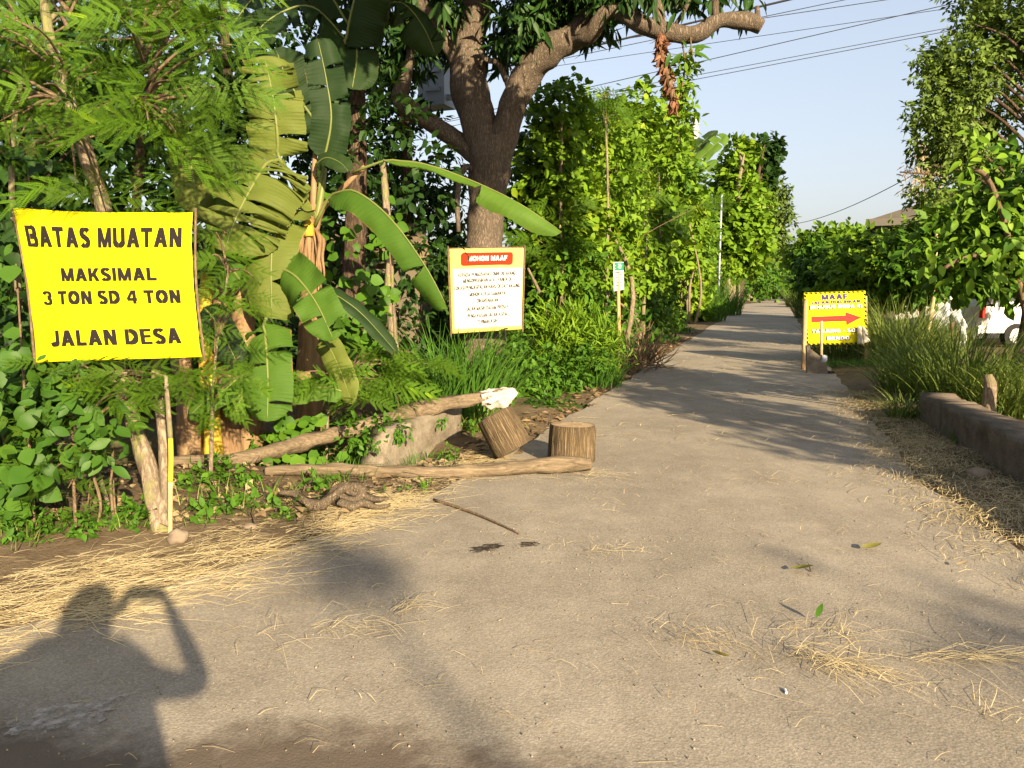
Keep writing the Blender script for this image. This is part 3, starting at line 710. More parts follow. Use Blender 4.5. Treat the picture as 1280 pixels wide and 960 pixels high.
# ---- straw tufts dropped on the road: things one can point at
def straw_tuft(u, v, n, L, spread, ang, label, seed, ex=2.0, width=.0021):
    n = int(n * 1.15); L *= .85; g = G(u, v); r = rng(seed); k = r.normal(size=(n, 2)) * spread * [ex, 1]; ca, sa = math.cos(ang[0]), math.sin(ang[0])
    p = np.zeros((n, 3)); p[:, 0] = k[:, 0] * ca - k[:, 1] * sa; p[:, 1] = k[:, 0] * sa + k[:, 1] * ca; p[:, 2] = np.abs(r.normal(size=n)) * .012
    far = r.random(n) < .3; p[far, :2] *= 1.9; a = ang[0] + r.normal(size=n) * np.where(far, 1.2, ang[1]) + np.pi * (r.random(n) < .5)
    V, Q, var = strands('straw_tuft', None, p, a, L * (.25 + 1.1 * r.random(n)), width, seed, .55, .03)
    o = link('straw_tuft', mesh_np('straw_tuft', V, Q, MAT['straw'], var)); o.location = (g.x, g.y, .001)
    meta(o, label, 'straw tuft', 'straw tufts lying on the road')
straw_tuft(1040, 835, 170, .26, .055, (-.55, .45), 'largest straw tuft, a pale tangle in the right foreground of the road', 1)
straw_tuft(1000, 800, 60, .3, .08, (.5, .6), 'loose straw tuft beyond the largest tangle, below the standing yellow leaf', 2)
straw_tuft(855, 800, 60, .24, .05, (-.6, .5), 'thin straw tuft beside the brown curled leaf at its right', 3, 1.6)
straw_tuft(1210, 826, 85, .42, .03, (.03, .16), 'long combed straw tuft of parallel stalks near the right edge', 4, 5)
straw_tuft(758, 688, 45, .16, .05, (.1, .7), 'small straw tuft in the middle of the road', 5)
straw_tuft(425, 792, 60, .22, .07, (.1, .4), 'sparse flat straw tuft right of the photographer shadow', 6, 2)
straw_tuft(505, 765, 45, .22, .035, (.9, .4), 'greenish upright straw tuft within the thin tree shadow', 7, 2)
straw_tuft(1235, 890, 24, .24, .03, (1.0, .6), 'forked straw tuft at the bottom right corner', 8, 2)
straw_tuft(965, 600, 26, .2, .05, (.0, .4), 'flat straw tuft in mid road before the shade', 9, 2)
straw_tuft(740, 597, 60, .3, .06, (.05, .5), 'straw tuft lying before the end of the ground log', 10, 3)
# ---- fallen leaves
def fallen(u, v, size, D, N, label, seed, mat='fallen', stand=0.02):
    g = G(u, v); t = leaf_t(7, .2, -.35, .35, .45); r = rng(seed)
    V, Q, nq = scatter(t, np.array([[0, 0, stand]]), np.array([D], float), np.array([N], float), size)
    me = mesh_np('fallen_leaf', V, Q, MAT[mat], np.full(len(Q), r.random()), smooth=True)
    o = link('fallen_leaf', me); o.location = (g.x, g.y, 0); V2 = np.array(V); o.location.z = max(.003, .003 - V2[:, 2].min())
    meta(o, label, 'leaf', 'fallen leaves on the road')
fallen(1076, 688, .11, (1, -.25, .0), (.2, -.5, 1), 'olive curled leaf lying farthest up the road', 1)
fallen(987, 714, .13, (.75, -.65, .0), (.3, -.5, 1), 'olive leaf with a short twig beside it', 2)
fallen(1020, 778, .075, (.3, .2, 1), (0, -1, .2), 'yellow-green leaf standing up and casting a round shadow', 3, 'weed')
fallen(890, 820, .10, (.25, -1, .0), (.6, -.2, .6), 'brown curled leaf beside the thin straw', 4)
fallen(1195, 710, .06, (1, -.1, .0), (0, -.3, 1), 'tiny brown leaf near the right edge of the road', 5, 'dryleaf')
mb = MB(); g = G(983, 868); mb.tube([(g.x, g.y, .006), (g.x + .004, g.y + .028, .006)], .005, 8); mb.top('cigarette_butt', MAT['white'], (g.x, g.y, 0), 'white cigarette butt on the asphalt below the straw tangle', 'cigarette butt')
mb = MB(); a = G(542, 627); b = G(650, 669); mid = a.lerp(b, .5) + Vector((.02, .03, .012)); mb.tube([a + Vector((0, 0, .015)), mid, b + Vector((0, 0, .01))], [.010, .009, .005], 7, sub=5, rough=.2)
mb.top('stick', MAT['stem'], a, 'thin bare stick lying on the road before the ground log', 'stick', smooth=True)
mb = MB(); a = G(1014, 715); mb.tube([a + Vector((0, 0, .004)), a + Vector((.006, .07, .03))], [.005, .003], 6); mb.top('twig', MAT['stem'], a, 'short dark twig beside the olive leaf on the road', 'twig')
# ------------------------------------------------------------------ signs
def print_on(name, parent, body, box, surf, lift, mat, bold=.025, tilt=0, grow=0):
    v, f = text_on(body, *box, surf, lift, bold, tilt, grow); mb = MB(); mb.add(v, f); return mb.obj(name, MAT[mat], parent)
# yellow load-limit banner
tl, tr, br, bl = P(16, 260, 4.92), P(240, 265, 4.84), P(252, 446, 4.78), P(43, 453, 4.86)
sf = quad_surf(tl, tr, br, bl, .030, .017, 3)
def sf_y(s, t):
    p, n = sf(s, t); p = p + Vector((0, 0, .028)) * math.sin(math.pi * s) * -(1 - t) * .5 + n * (.006 * sum(math.sin(max(-1.57, min(1.57, ((s - a) * c - (t - b) * e) * 26))) * math.exp(-2.2 * math.hypot(s - a, t - b)) for a, b, c, e in ((0, 0, .8, .6), (1, 0, .7, -.75), (0, 1, .85, -.5), (1, 1, .6, .8), (.1, .95, .95, -.2)))) + (tr - tl).normalized() * .018 * math.sin(math.pi * t) * (1 if s < .5 else -1) * abs(s - .5) * 2
    return p, n
b0 = (bl + br) / 2
T = thing('yellow_banner', 'large yellow load limit banner with black capitals tied to tree trunks at left', 'banner', (b0.x, b0.y, zat(b0.x, b0.y)))
mb = MB(); mb.add(*sheet(sf_y, 0, 1, 0, 1, 70, 60)); mb.obj('banner_sheet', MAT['yellow'], T, True)
for body, box, bold in (('BATAS MUATAN', (.048, .948, .108, .252), 0), ('MAKSIMAL', (.232, .80, .388, .478), 0), ('3 TON SD 4 TON', (.095, .922, .54, .632), 0), ('JALAN DESA', (.118, .898, .798, .905), 0)):
    print_on('lettering', T, body, box, sf_y, .006, 'black', bold)
for s in (-.012, 1.012):
    mb = MB(); mb.tube([sf_y(s, -.03)[0] - Vector((0, -.012, 0)), sf_y(s, .5)[0] + Vector((0, .012, 0)), sf_y(s, 1.03)[0] + Vector((0, .012, 0))], .008, 7, sub=6, rough=.2); mb.obj('side_stick', MAT['stem'], T, True)
for s, t in ((.015, .02), (.985, .02), (.015, .98), (.985, .98)):
    mb = MB(); p, n = sf_y(s, t); mb.tube([p + n * .006, p + Vector((.015 if s > .5 else -.015, .05, .02))], .003, 5); mb.obj('tie', MAT['rubber'], T)
# white notice with red heading
tl, tr, br, bl = P(561.5, 311, 11.75), P(654.5, 310, 11.7), P(652, 411.5, 11.6), P(565, 417, 11.65)
sf2 = quad_surf(tl, tr, br, bl, .03, .012, 9); b0 = (bl + br) / 2
T = thing('notice_banner', 'white notice with pale yellow border and red heading tied to the mango trunk', 'banner', (b0.x, b0.y, zat(b0.x, b0.y)))
mb = MB(); mb.add(*sheet(sf2, 0, 1, 0, 1, 30, 36)); mb.obj('banner_sheet', MAT['paleyellow'], T, True)
mb = MB(); mb.add(*sheet(sf2, .035, .99, .245, .955, 28, 26, .004, .003)); mb.obj('white_panel', MAT['white'], T, True)
def rounded_panel(surf, s0, s1, t0, t1, lift, rs, rt):
    pts = []
    for cx, cy, a0 in ((s1 - rs, t0 + rt, -90), (s1 - rs, t1 - rt, 0), (s0 + rs, t1 - rt, 90), (s0 + rs, t0 + rt, 180)):
        for k in range(5): a = math.radians(a0 + k * 22.5); pts.append((cx + rs * math.cos(a), cy + rt * math.sin(a)))
    c = surf((s0 + s1) / 2, (t0 + t1) / 2); V = [c[0] + c[1] * lift] + [surf(*q)[0] + surf(*q)[1] * lift for q in pts]; n = len(pts)
    return V, [(0, 1 + i, 1 + (i + 1) % n) for i in range(n)]
mb = MB(); mb.add(*rounded_panel(sf2, .165, .86, .055, .205, .026, .03, .03)); mb.obj('red_heading', MAT['red'], T)
print_on('lettering', T, 'MOHON MAAF', (.255, .785, .097, .16), sf2, .034, 'white', -.23)
for body, s0, s1, tc in (('KEPADA PENGUSAHA COMBI DILARANG', .115, .90, .314), ('MENGOPRASIKAN ALAT PANEN DI', .18, .84, .387), ('LOKASI PENGASPALAN BARU DESA TANJUNG', .055, .965, .468), ('MOHON KERJA SAMANYA', .265, .765, .553), ('DIKARENAKAN', .37, .665, .632), ('JALAN MASIH DALAM PROSES', .215, .81, .72), ('PENGERASAN JALAN ASPAL', .23, .81, .806), ('TERIMAKASIH', .37, .65, .882)):
    print_on('lettering', T, body, (s0, s1, tc - .024, tc + .024), sf2, .010, 'textbrown', -.19, -.012)
for s in (-.015, 1.015):
    mb = MB(); mb.tube([sf2(s, -.03)[0], sf2(s, .5)[0], sf2(s, 1.04)[0]], .014, 7, sub=4, rough=.2); mb.obj('side_stick', MAT['stem'], T, True)
mb = MB(); mb.tube([sf2(-.02, -.006)[0] + Vector((0, .02, 0)), sf2(1.02, -.006)[0] + Vector((0, .02, 0))], .012, 6); mb.obj('top_stick', MAT['stem'], T, True)
# information sign on a wooden stake
bs = G(773.5, 471); d = 13.5
T = thing('information_sign', 'small white sign with green heading on a wooden stake before the hedge', 'sign', (bs.x, bs.y, 0))
tl, tr, br, bl = P(766.5, 327.5, d), P(779.5, 327.5, d), P(780, 362, d), P(767.5, 364, d)
mb = MB(); mb.tube([Vector((bs.x, bs.y + .03, -.1)), P(774, 420, d) + Vector((0, .03, 0)), P(772.5, 335, d) + Vector((0, .03, 0))], [.036, .034, .032], 8, sub=3, rough=.08); mb.obj('stake', MAT['post'], T, True)
sf3 = quad_surf(tl, tr, br, bl)
mb = MB(); mb.add(*sheet(sf3, 0, 1, 0, 1, 2, 2, 0, .012)); mb.obj('board', MAT['white'], T)
mb = MB(); mb.add(*sheet(sf3, .10, 1.0, .02, .30, 2, 2, .004, .003)); mb.obj('green_heading', MAT['green_print'], T)
r = rng(44)
mb = MB()
for t, runs in ((.07, ((.45, .75),)), (.12, ((.18, .24), (.5, .8))), (.17, ((.42, .78),)), (.22, ((.18, .24), (.52, .72)))):
    for a, b in runs: mb.add(*sheet(sf3, a, b, t, t + .018, 1, 1, .007, .002))
mb.obj('heading_print', MAT['white'], T)
for t, runs in ((.365, ((.15, .95),)), (.44, ((.55, .85),)), (.545, ((.2, .38), (.58, .7), (.74, .88))), (.635, ((.2, .36), (.6, .88))), (.73, ((.18, .5), (.62, .76))), (.82, ((.18, .46), (.6, .84))), (.91, ((.2, .36), (.62, .70)))):
    for a, b in runs: mb = MB(); mb.add(*sheet(sf3, a, b, t - .014, t + .014, 1, 1, .005, .002)); mb.obj('print_line', MAT['textbrown'], T)
# detour sign
d = 15.4
tl, tr, br, bl = P(1005, 366, d), P(1081.5, 363.5, d), P(1085, 430, d), P(1008, 431, d)
sf4 = quad_surf(tl, tr, br, bl, .02, .008, 5); b0 = (bl + br) / 2
T = thing('detour_sign', 'yellow detour sign with red arrow and hazard border beside the road', 'sign', (b0.x, b0.y, 0))
mb = MB(); mb.add(*sheet(sf4, 0, 1, 0, 1, 16, 14, 0, .02)); mb.obj('board', MAT['yellow'], T, True)
mb = MB()
for i in range(13):
    for t0 in (.004, .972):
        s = .01 + i * .0765; q = [(s, t0), (s + .042, t0), (s + .062, t0 + .028), (s + .020, t0 + .028)]; mb.add([sf4(*x)[0] + sf4(*x)[1] * .005 for x in q], [(0, 1, 2, 3)])
for i in range(12):
    for s0 in (.002, .968):
        t = .035 + i * .08; q = [(s0, t), (s0 + .030, t + .022), (s0 + .030, t + .062), (s0, t + .040)]; mb.add([sf4(*x)[0] + sf4(*x)[1] * .005 for x in q], [(0, 1, 2, 3)])
mb.obj('hazard_border', MAT['black'], T)
print_on('lettering', T, 'MAAF', (.28, .71, .045, .145), sf4, .006, 'purple', 0, -.01)
print_on('lettering', T, 'JALAN DIALIHKAN', (.10, .905, .165, .225), sf4, .006, 'purple', -.25, -.01)
for body, box in (('(KHUSUS RODA 4)', (.08, .93, .245, .325)), ('TANJUNG - SOC', (.09, .86, .705, .775)), ('BENDO', (.33, .70, .845, .915))):
    print_on('lettering_outline', T, body, box, sf4, .006, 'textbrown', .10, -.008, .006)
    print_on('lettering', T, body, box, sf4, .020, 'white', 0, -.008)
mb = MB(); q = [(.10, .465), (.655, .455), (.655, .39), (.905, .50), (.665, .635), (.660, .562), (.10, .570)]
mb.add([sf4(*x)[0] + sf4(*x)[1] * .012 for x in q], [(0, 1, 5, 6), (2, 3, 4), (1, 2, 4, 5)]); mb.obj('arrow', MAT['arrow'], T)
for a, b, w in (((1004.5, 462), (1007, 372), .045), ((1083.5, 456), (1081, 370), .045)):
    f = G(*a); mb = MB(); top = P(b[0], b[1], d + .06); mb.tube([Vector((f.x, f.y, -.06)), top], w, 6, rough=.06, sub=5); mb.obj('leg', MAT['post'], T, True)
for a, b in (((1078.5, 454), (1076, 425)),):
    f = G(*a); mb = MB(); mb.tube([Vector((f.x, f.y + .1, -.06)), P(b[0], b[1], d + .12)], .035, 6, sub=4, rough=.06); mb.obj('leg', MAT['stem'], T, True)
# torn white sack over the lower right corner of the sign
mb = MB()
for pts in (((1072, 407), (1077, 408), (1079, 430), (1071.5, 430)), ((1077.5, 407), (1082.5, 410), (1087.5, 427), (1079.5, 429))):
    q = [P(u, v, d - .09) for u, v in pts]; s_ = quad_surf(q[0], q[1], q[2], q[3], .03, .02, 4); mb.add(*sheet(s_, 0, 1, 0, 1, 6, 8, 0, .006))
p = (bl + br) / 2; mb.top('white_sack', MAT['cloth'], P(1079, 430, d - .09), 'torn white sack folded over the lower right corner of the detour sign', 'sack', smooth=True)
# dustpan cut from a jerrycan
f = G(1019, 466); T = thing('dustpan', 'grey dustpan with a yellow wooden handle standing before the detour sign', 'dustpan', (f.x, f.y, 0))
mb = MB(); w, h, dp = .20, .50, .22
V = [(-.17, -.05, 0), (.16, -.20, .0), (.20, .05, 0), (-.12, .12, 0), (-.19, -.03, .50), (.12, -.15, .24), (.17, .06, .24), (-.16, .12, .50)]
V = [Vector(x) + f for x in V]; mb.add(V, [(3, 2, 1, 0), (0, 1, 5, 4), (2, 3, 7, 6), (3, 0, 4, 7)])
inn = [v + (f + Vector((0, 0, .25)) - v) * .06 for v in V]; mb.add(inn, [(0, 1, 2, 3), (4, 5, 1, 0), (6, 7, 3, 2), (7, 4, 0, 3)])
mb.obj('scoop', MAT['concrete'], T)
mb = MB(); mb.tube([f + Vector((.17, -.02, .015)), f + Vector((.19, -.18, .015)), f + Vector((.30, -.10, .015)), f + Vector((.25, .04, .015))], .02, 6); mb.obj('lip', MAT['rubber'], T)
mb = MB(); mb.tube([f + Vector((.07, -.08, .22)), f + Vector((.05, -.04, .95))], .028, 8, sub=3); mb.obj('handle', MAT['bamboo'], T, True)
mb = MB(); mb.tube([f + Vector((.05, -.1, .27)), f + Vector((.14, -.1, .26))], .075, 10); mb.obj('grip', MAT['whiteplastic'], T, True)

# ------------------------------------------------------------------ logs, poles, walls
def stump(label, c, R, H, lean, seed):
    rot = Matrix.Rotation(lean[1], 4, 'X') @ Matrix.Rotation(lean[0], 4, 'Y')
    T = thing('stump', label, 'stump', (c[0], c[1], 0), 'cut stumps blocking the road edge')
    n, m = 72, 9; V = []; F = []
    for j in range(m):
        z = H * j / (m - 1)
        for i in range(n):
            a = 2 * math.pi * i / n; ca, sa = math.cos(a), math.sin(a)
            rr = R * (1 + .07 * mnoise.noise(Vector((ca * 1.2 + seed, sa * 1.2, z))) + .085 * abs(mnoise.noise(Vector((ca * 6 + seed, sa * 6, z * 1.2)))) + .045 * mnoise.noise(Vector((ca * 13 + seed, sa * 13, z * 2.5)))) * (1.05 - .05 * j / (m - 1))
            if j in (0, m - 1): rr *= .965
            V.append((rr * ca, rr * sa, z))
    for j in range(m - 1):
        for i in range(n): F.append((j * n + i, j * n + (i + 1) % n, (j + 1) * n + (i + 1) % n, (j + 1) * n + i))
    W_ = [rot @ Vector(v) for v in V]; UVS = [(R * 2 * math.pi * (k % n) / n, V[k][2]) for k in range(len(V))]; zmin = min(v.z for v in W_); off = Vector((c[0], c[1], .004 - zmin))
    mb = MB(); mb.add([v + off for v in W_], F); o = mb.obj('bark', MAT['stump'], T, True)
    ul = o.data.uv_layers.new(name='UVMap')
    for p_ in o.data.polygons:
        us = [UVS[o.data.loops[li].vertex_index] for li in p_.loop_indices]; wrap = max(q[0] for q in us) - min(q[0] for q in us) > R * 3
        for li, q in zip(p_.loop_indices, us): ul.data[li].uv = (q[0] + (2 * math.pi * R if wrap and q[0] < R * 3 else 0), q[1])
    for k, z, nm in ((m - 1, H, 'cut_face'), (0, 0, 'cut_face')):
        mb = MB(); ringv = [rot @ (Vector(V[k * n + i]) * .985 + Vector((0, 0, (.004 if k else -.004) ))) for i in range(n)]
        mid = [rot @ (Vector((V[k * n + i][0] * .5, V[k * n + i][1] * .5, z + (.008 if k else -.004) + .006 * mnoise.noise(Vector((i * .3, seed, 0)))))) for i in range(n)]
        mb.add([v + off for v in ringv + mid + [rot @ Vector((0, 0, z))]], [(i, (i + 1) % n, n + (i + 1) % n, n + i) for i in range(n)] + [(n + i, n + (i + 1) % n, 2 * n) for i in range(n)]); mb.obj(nm, MAT['cutwood'], T)
    return T
g = G(716, 583); stump('upright stump with furrowed bark standing on the asphalt', (g.x, g.y + .2), .195, .325, (.02, -.03), 2)
g = G(644, 581); stump('leaning stump with furrowed bark tipped toward the broken wall', (g.x - .02, g.y + .22), .175, .36, (-.50, -.12), 9)
a, b = G(332, 603) + Vector((0, 0, .075)), G(738, 591) + Vector((0, 0, .055))
mb = MB(); pts = [a.lerp(b, t) + Vector((0, .02 * math.sin(t * 9), .018 * math.sin(t * 7 + 1))) for t in np.linspace(0, 1, 9)]
mb.tube(pts, [.036, .048, .054, .047, .053, .060, .055, .064, .050], 14, sub=12, rough=.26); mb.top('ground_log', MAT['log'], a.lerp(b, .5), 'long straight log lying on the ground before the two stumps', 'log', smooth=True)
a = G(216, 592) + Vector((-.1, 0, .10)); pts = [a, P(300, 573, 6.55), P(380, 553, 6.9), P(455, 533, 7.2), P(530, 511, 7.5), P(610, 495, 7.7), P(634, 491, 7.75)]
T = thing('long_pole', 'weathered long pole raised from the bank onto the broken wall, rag on end', 'log', (a.x, a.y, zat(a.x, a.y)))
mb = MB(); mb.tube(pts, [.042, .060, .072, .066, .074, .058, .046], 14, sub=12, rough=.32, seed=4); mb.obj('wood', MAT['log'], T, True)
# rag on the pole end
def rag(center, seed):
    mb = MB(); n, m = 44, 26; V = []; F = []
    ax = (Vector(pts[-1]) - Vector(pts[-2])).normalized(); sd = ax.cross(Vector((0, 0, 1))).normalized(); up = sd.cross(ax)
    for j in range(m):
        t = j / (m - 1)
        for i in range(n):
            an = 2 * math.pi * i / n; k = mnoise.noise(Vector((math.cos(an) * 1.6 + seed, math.sin(an) * 1.6, t * 3)))
            rr = .060 + .035 * k + .028 * abs(mnoise.noise(Vector((math.cos(an) * 5 + t * 6, math.sin(an) * 5 + seed, t * 6)))) + .012 * mnoise.noise(Vector((math.cos(an) * 14, math.sin(an) * 14 + seed, t * 18)))
            if t > .8: rr *= 1 - (t - .8) * (2.2 + 3 * k)
            sag = -.05 * max(0, -math.sin(an)) * (1 + 2 * mnoise.noise(Vector((t * 4, seed, an)))) * math.sin(t * 3.1)
            V.append(center + ax * ((t - .5) * .36 + .05 * k * t) + sd * math.cos(an) * rr + up * (math.sin(an) * rr + sag))
    for j in range(m - 1):
        for i in range(n): F.append((j * n + i, j * n + (i + 1) % n, (j + 1) * n + (i + 1) % n, (j + 1) * n + i))
    F.append(tuple((m - 1) * n + i for i in range(n))); mb.add(V, F)
    return mb
rag(P(622, 494, 7.72), 5).top('rag', MAT['cloth'], P(622, 494, 7.72), 'crumpled white rag wrapped round the end of the raised pole', 'rag', smooth=True)
def rough_wall(name, a, b, h0, h1, th, seed, mat, parent=None, slant=0.0, nx=26, nz=7, rag=.05, right=False):
    """a broken concrete wall from a to b (ground points), thickness th away from the viewer"""
    a = Vector(a); b = Vector(b); e = (b - a); n = Vector((-e.y, e.x, 0)).normalized()
    if (n.x if right else n.y) < 0: n = -n
    V = []; F = []
    for k in (0, 1):
        for j in range(nz + 1):
            for i in range(nx + 1):
                s, t = i / nx, j / nz; h = (h0 + (h1 - h0) * s) * (1 + rag * 1.5 * mnoise.noise(Vector((s * 4 + seed, .3, 0))) + rag * mnoise.noise(Vector((s * 13 + seed, .3, 0))))
                s2 = s + slant * t * (1 - s); p = a + e * s2 + Vector((0, 0, -.15 + (h + .15) * t)) + n * (th * k)
                d = .022 * mnoise.noise(Vector((p.x * 5, p.y * 5, p.z * 5 + k * 9 + seed))) - .035 * max(0, mnoise.noise(Vector((p.x * 9, p.y * 9, p.z * 9 + seed * 2))) - .25) * (2 if t > .75 else .6) + .014 * mnoise.noise(Vector((p.x * 14, p.y * 14, p.z * 14 + seed)))
                V.append(p + n * d + e.normalized() * d * .5)
    m = (nx + 1) * (nz + 1); I = lambda i, j, k: k * m + j * (nx + 1) + i
    for j in range(nz):
        for i in range(nx): F += [(I(i, j, 0), I(i + 1, j, 0), I(i + 1, j + 1, 0), I(i, j + 1, 0)), (I(i, j, 1), I(i, j + 1, 1), I(i + 1, j + 1, 1), I(i + 1, j, 1))]
        F += [(I(0, j, 0), I(0, j + 1, 0), I(0, j + 1, 1), I(0, j, 1)), (I(nx, j, 0), I(nx, j, 1), I(nx, j + 1, 1), I(nx, j + 1, 0))]
    for i in range(nx): F.append((I(i, nz, 0), I(i + 1, nz, 0), I(i + 1, nz, 1), I(i, nz, 1)))
    mb = MB(); mb.add(V, F)
    if parent is not None: return mb.obj(name, mat, parent, True)
    return mb, a.lerp(b, .5)
g0, g1 = G(467, 588), G(578, 545)
mb, c = rough_wall('x', g0, g1, .31, .34, .20, 3, None, slant=.16); mb.top('broken_wall', MAT['concrete'], (c.x, c.y, 0), 'pale broken concrete culvert wall under the raised pole', 'wall', smooth=True)
g0, g1 = G(566, 543) + Vector((0, .45, 0)), G(620, 522) + Vector((0, .1, 0))
mb, c = rough_wall('x', g0, g1, .30, .36, .25, 13, None, nx=12, rag=.1); mb.top('wall_fragment', MAT['concrete'], (c.x, c.y, 0), 'short fragment of concrete wall under the rag', 'wall', smooth=True)
# low culvert wall at right: two lengths with a joint
ga, gb = G(1147, 527), G(1280, 611); dv = (gb - ga); ge = ga + dv * 1.6; gj = ga + dv * .28
T = thing('low_wall', 'dark weathered low concrete wall at the right road edge', 'wall', (ga.x, ga.y, 0))
rough_wall('wall_block', gj - dv * .004, ga, .345, .345, .34, 21, MAT['concrete_old'], T, nx=14, nz=8, rag=.06, right=True)
rough_wall('wall_block', ge, gj, .36, .36, .35, 27, MAT['concrete_old'], T, nx=60, nz=10, rag=.07, right=True)
# gnarled root on the verge
T = thing('gnarled_root', 'twisted pale dead root lying in the straw below the ground log', 'root', G(430, 630))
d0 = G(430, 630).y * 1.01 + .05
z = 5.45
for k, (pp, rr) in enumerate(((((350, 616), (368, 618), (383, 627), (400, 630), (414, 622), (428, 612), (440, 613), (452, 619), (468, 624), (486, 623)), (.018, .026, .030, .038, .036, .032, .038, .034, .022, .008)), (((408, 626), (418, 615), (432, 609), (446, 610), (453, 616), (447, 624), (434, 625), (427, 619)), (.030, .036, .034, .040, .034, .030, .034, .022)), (((424, 628), (440, 633), (456, 629), (470, 634), (488, 631)), (.028, .032, .028, .020, .007)), (((380, 624), (388, 634), (400, 637)), (.022, .018, .008)), (((446, 612), (458, 606), (470, 609)), (.024, .018, .008)))):
    mb = MB(); mb.tube([P(u, v, z - (v - 620) * .006 + .03 * math.sin(k * 2 + q)) for q, (u, v) in enumerate(pp)], rr, 10, sub=7, rough=.42, seed=k * 3); mb.obj('branch', MAT['root'], T, True)
# yellow stake, stone
f = G(212, 668); T = thing('yellow_stake', 'thin bamboo stake painted yellow at mid height before the forked trunk', 'stake', (f.x, f.y, 0))
mb = MB(); q = [f + Vector((0, 0, -.05)), P(213, 602, 4.73)]; mb.tube(q, [.015, .0145], 9, sub=6, rough=.14); mb.obj('bare_cane', MAT['bamboo'], T, True)
mb = MB(); q2 = [q[1], P(213.5, 575, 4.735), P(213, 548, 4.74)]; mb.tube(q2, [.016, .0155, .0145], 9, sub=5, rough=.16); mb.obj('yellow_cane', MAT['yellowstem'], T, True)
mb = MB(); q3 = [q2[-1], P(210, 505, 4.76), P(207, 470, 4.78)]; mb.tube(q3, [.015, .014, .012], 9, sub=5, rough=.25); mb.obj('weathered_cane', MAT['bark_pale'], T, True)
def stone(u, v, size, label, seed, mat='stone'):
    g = G(u, v); bm = bmesh.new(); bmesh.ops.create_icosphere(bm, subdivisions=3, radius=1)
    for vv in bm.verts:
        k = 1 + .28 * mnoise.noise(vv.co * 1.3 + Vector((seed, 0, 0))) + .1 * mnoise.noise(vv.co * 4 + Vector((seed, 0, 0))); vv.co = Vector((vv.co.x * size[0], vv.co.y * size[1], vv.co.z * size[2])) * k
    me = bpy.data.meshes.new('stone'); bm.to_mesh(me); bm.free(); me.materials.append(MAT[mat]); me.polygons.foreach_set('use_smooth', [True] * len(me.polygons))
    o = link('stone', me); o.location = (g.x, g.y, max(zat(g.x, g.y), -.01) + size[2] * .55); meta(o, label, 'stone')
stone(222, 676, (.062, .055, .05), 'round pinkish stone at the foot of the yellow stake', 1)
stone(312, 662, (.04, .035, .02), 'small flat stone in the straw right of the yellow stake', 4)
stone(1225, 598, (.10, .08, .05), 'brown stone against the foot of the low wall', 6)
stone(540, 590, (.05, .04, .03), 'small stone behind the ground log near the broken wall', 9)
f = P(1236, 498, 8.6); f.z = 0; T = thing('broken_post', 'short broken post standing in the grass behind the low wall', 'post', (f.x, f.y, 0))
mb = MB(); mb.tube([f, P(1237, 488, 8.6), P(1235, 468, 8.6)], [.07, .07, .055], 9, sub=3, rough=.2); mb.obj('wood', MAT['bark_pale'], T, True)
# ------------------------------------------------------------------ the mango tree
MD = 12.3
base = P(605, 478, MD); base.z = -.05
T = thing('mango_tree', 'large forked mango tree with rough brown trunk behind the white notice', 'tree', (base.x, base.y, 0))
MANGO = T
mb = MB()
mb.tube([base, P(604, 440, MD), P(605, 370, MD), P(606, 300, MD), P(609, 250, MD), P(613, 205, MD), P(616, 175, MD)], [.42, .36, .30, .285, .29, .34, .33], 28, sub=6, rough=.10)
mb.obj('trunk', MAT['bark'], T, True)
def limb(pts, rads, name='limb', mat='bark', sides=18, sub=6, rough=.12):
    mb = MB(); mb.tube([P(*p) for p in pts], rads, sides, sub=sub, rough=rough, seed=len(pts)); return mb.obj(name, MAT[mat], T, True)
limb([(613, 215, MD + .05), (603, 172, MD), (592, 130, MD), (585, 85, MD - .02), (588, 40, MD), (598, -10, MD + .1), (600, -90, MD + .3), (590, -170, MD + .5)], [.26, .29, .29, .285, .25, .22, .18, .12])
limb([(618, 215, MD - .05), (631, 165, MD - .1), (642, 128, MD - .2), (662, 88, MD - .3), (690, 62, MD - .5), (718, 45, MD - .6), (745, 15, MD - .6), (765, -40, MD - .5), (780, -120, MD - .2)], [.22, .23, .215, .22, .22, .20, .18, .15, .1])
limb([(716, 50, MD - .6), (738, 43, MD - .9), (752, 22, MD - 1.1), (772, 14, MD - 1.2), (800, 30, MD - 1.4), (835, 40, MD - 1.5), (870, 42, MD - 1.55), (900, 26, MD - 1.6), (935, 27, MD - 1.6), (952, 34, MD - 1.6)], [.14, .13, .11, .115, .125, .13, .12, .10, .12, .09])
limb([(948, 33, MD - 1.6), (946, 8, MD - 1.6)], [.05, .03], sub=4)
limb([(895, 24, MD - 1.6), (892, -20, MD - 1.6), (880, -90, MD - 1.5)], [.06, .05, .03], sub=4)
limb([(826, 36, MD - 1.5), (822, 0, MD - 1.5), (815, -80, MD - 1.4)], [.08, .07, .04], sub=4)
limb([(845, 30, MD - 1.5), (856, 12, MD - 1.5), (868, -15, MD - 1.5)], [.03, .03, .02], sub=4)
limb([(600, 200, MD), (578, 180, MD + .1), (545, 158, MD + .1), (515, 138, MD), (500, 122, MD), (508, 95, MD - .1), (514, 60, MD - .1), (505, 20, MD)], [.15, .16, .145, .14, .15, .085, .07, .05])
limb([(575, 85, MD), (560, 55, MD - .1), (540, 25, MD - .2), (515, -15, MD - .3), (480, -70, MD - .3)], [.12, .12, .10, .09, .06])
limb([(640, 122, MD - .2), (625, 82, MD - .3), (607, 74, MD - .4), (598, 60, MD - .4)], [.05, .045, .04, .03], sub=4)
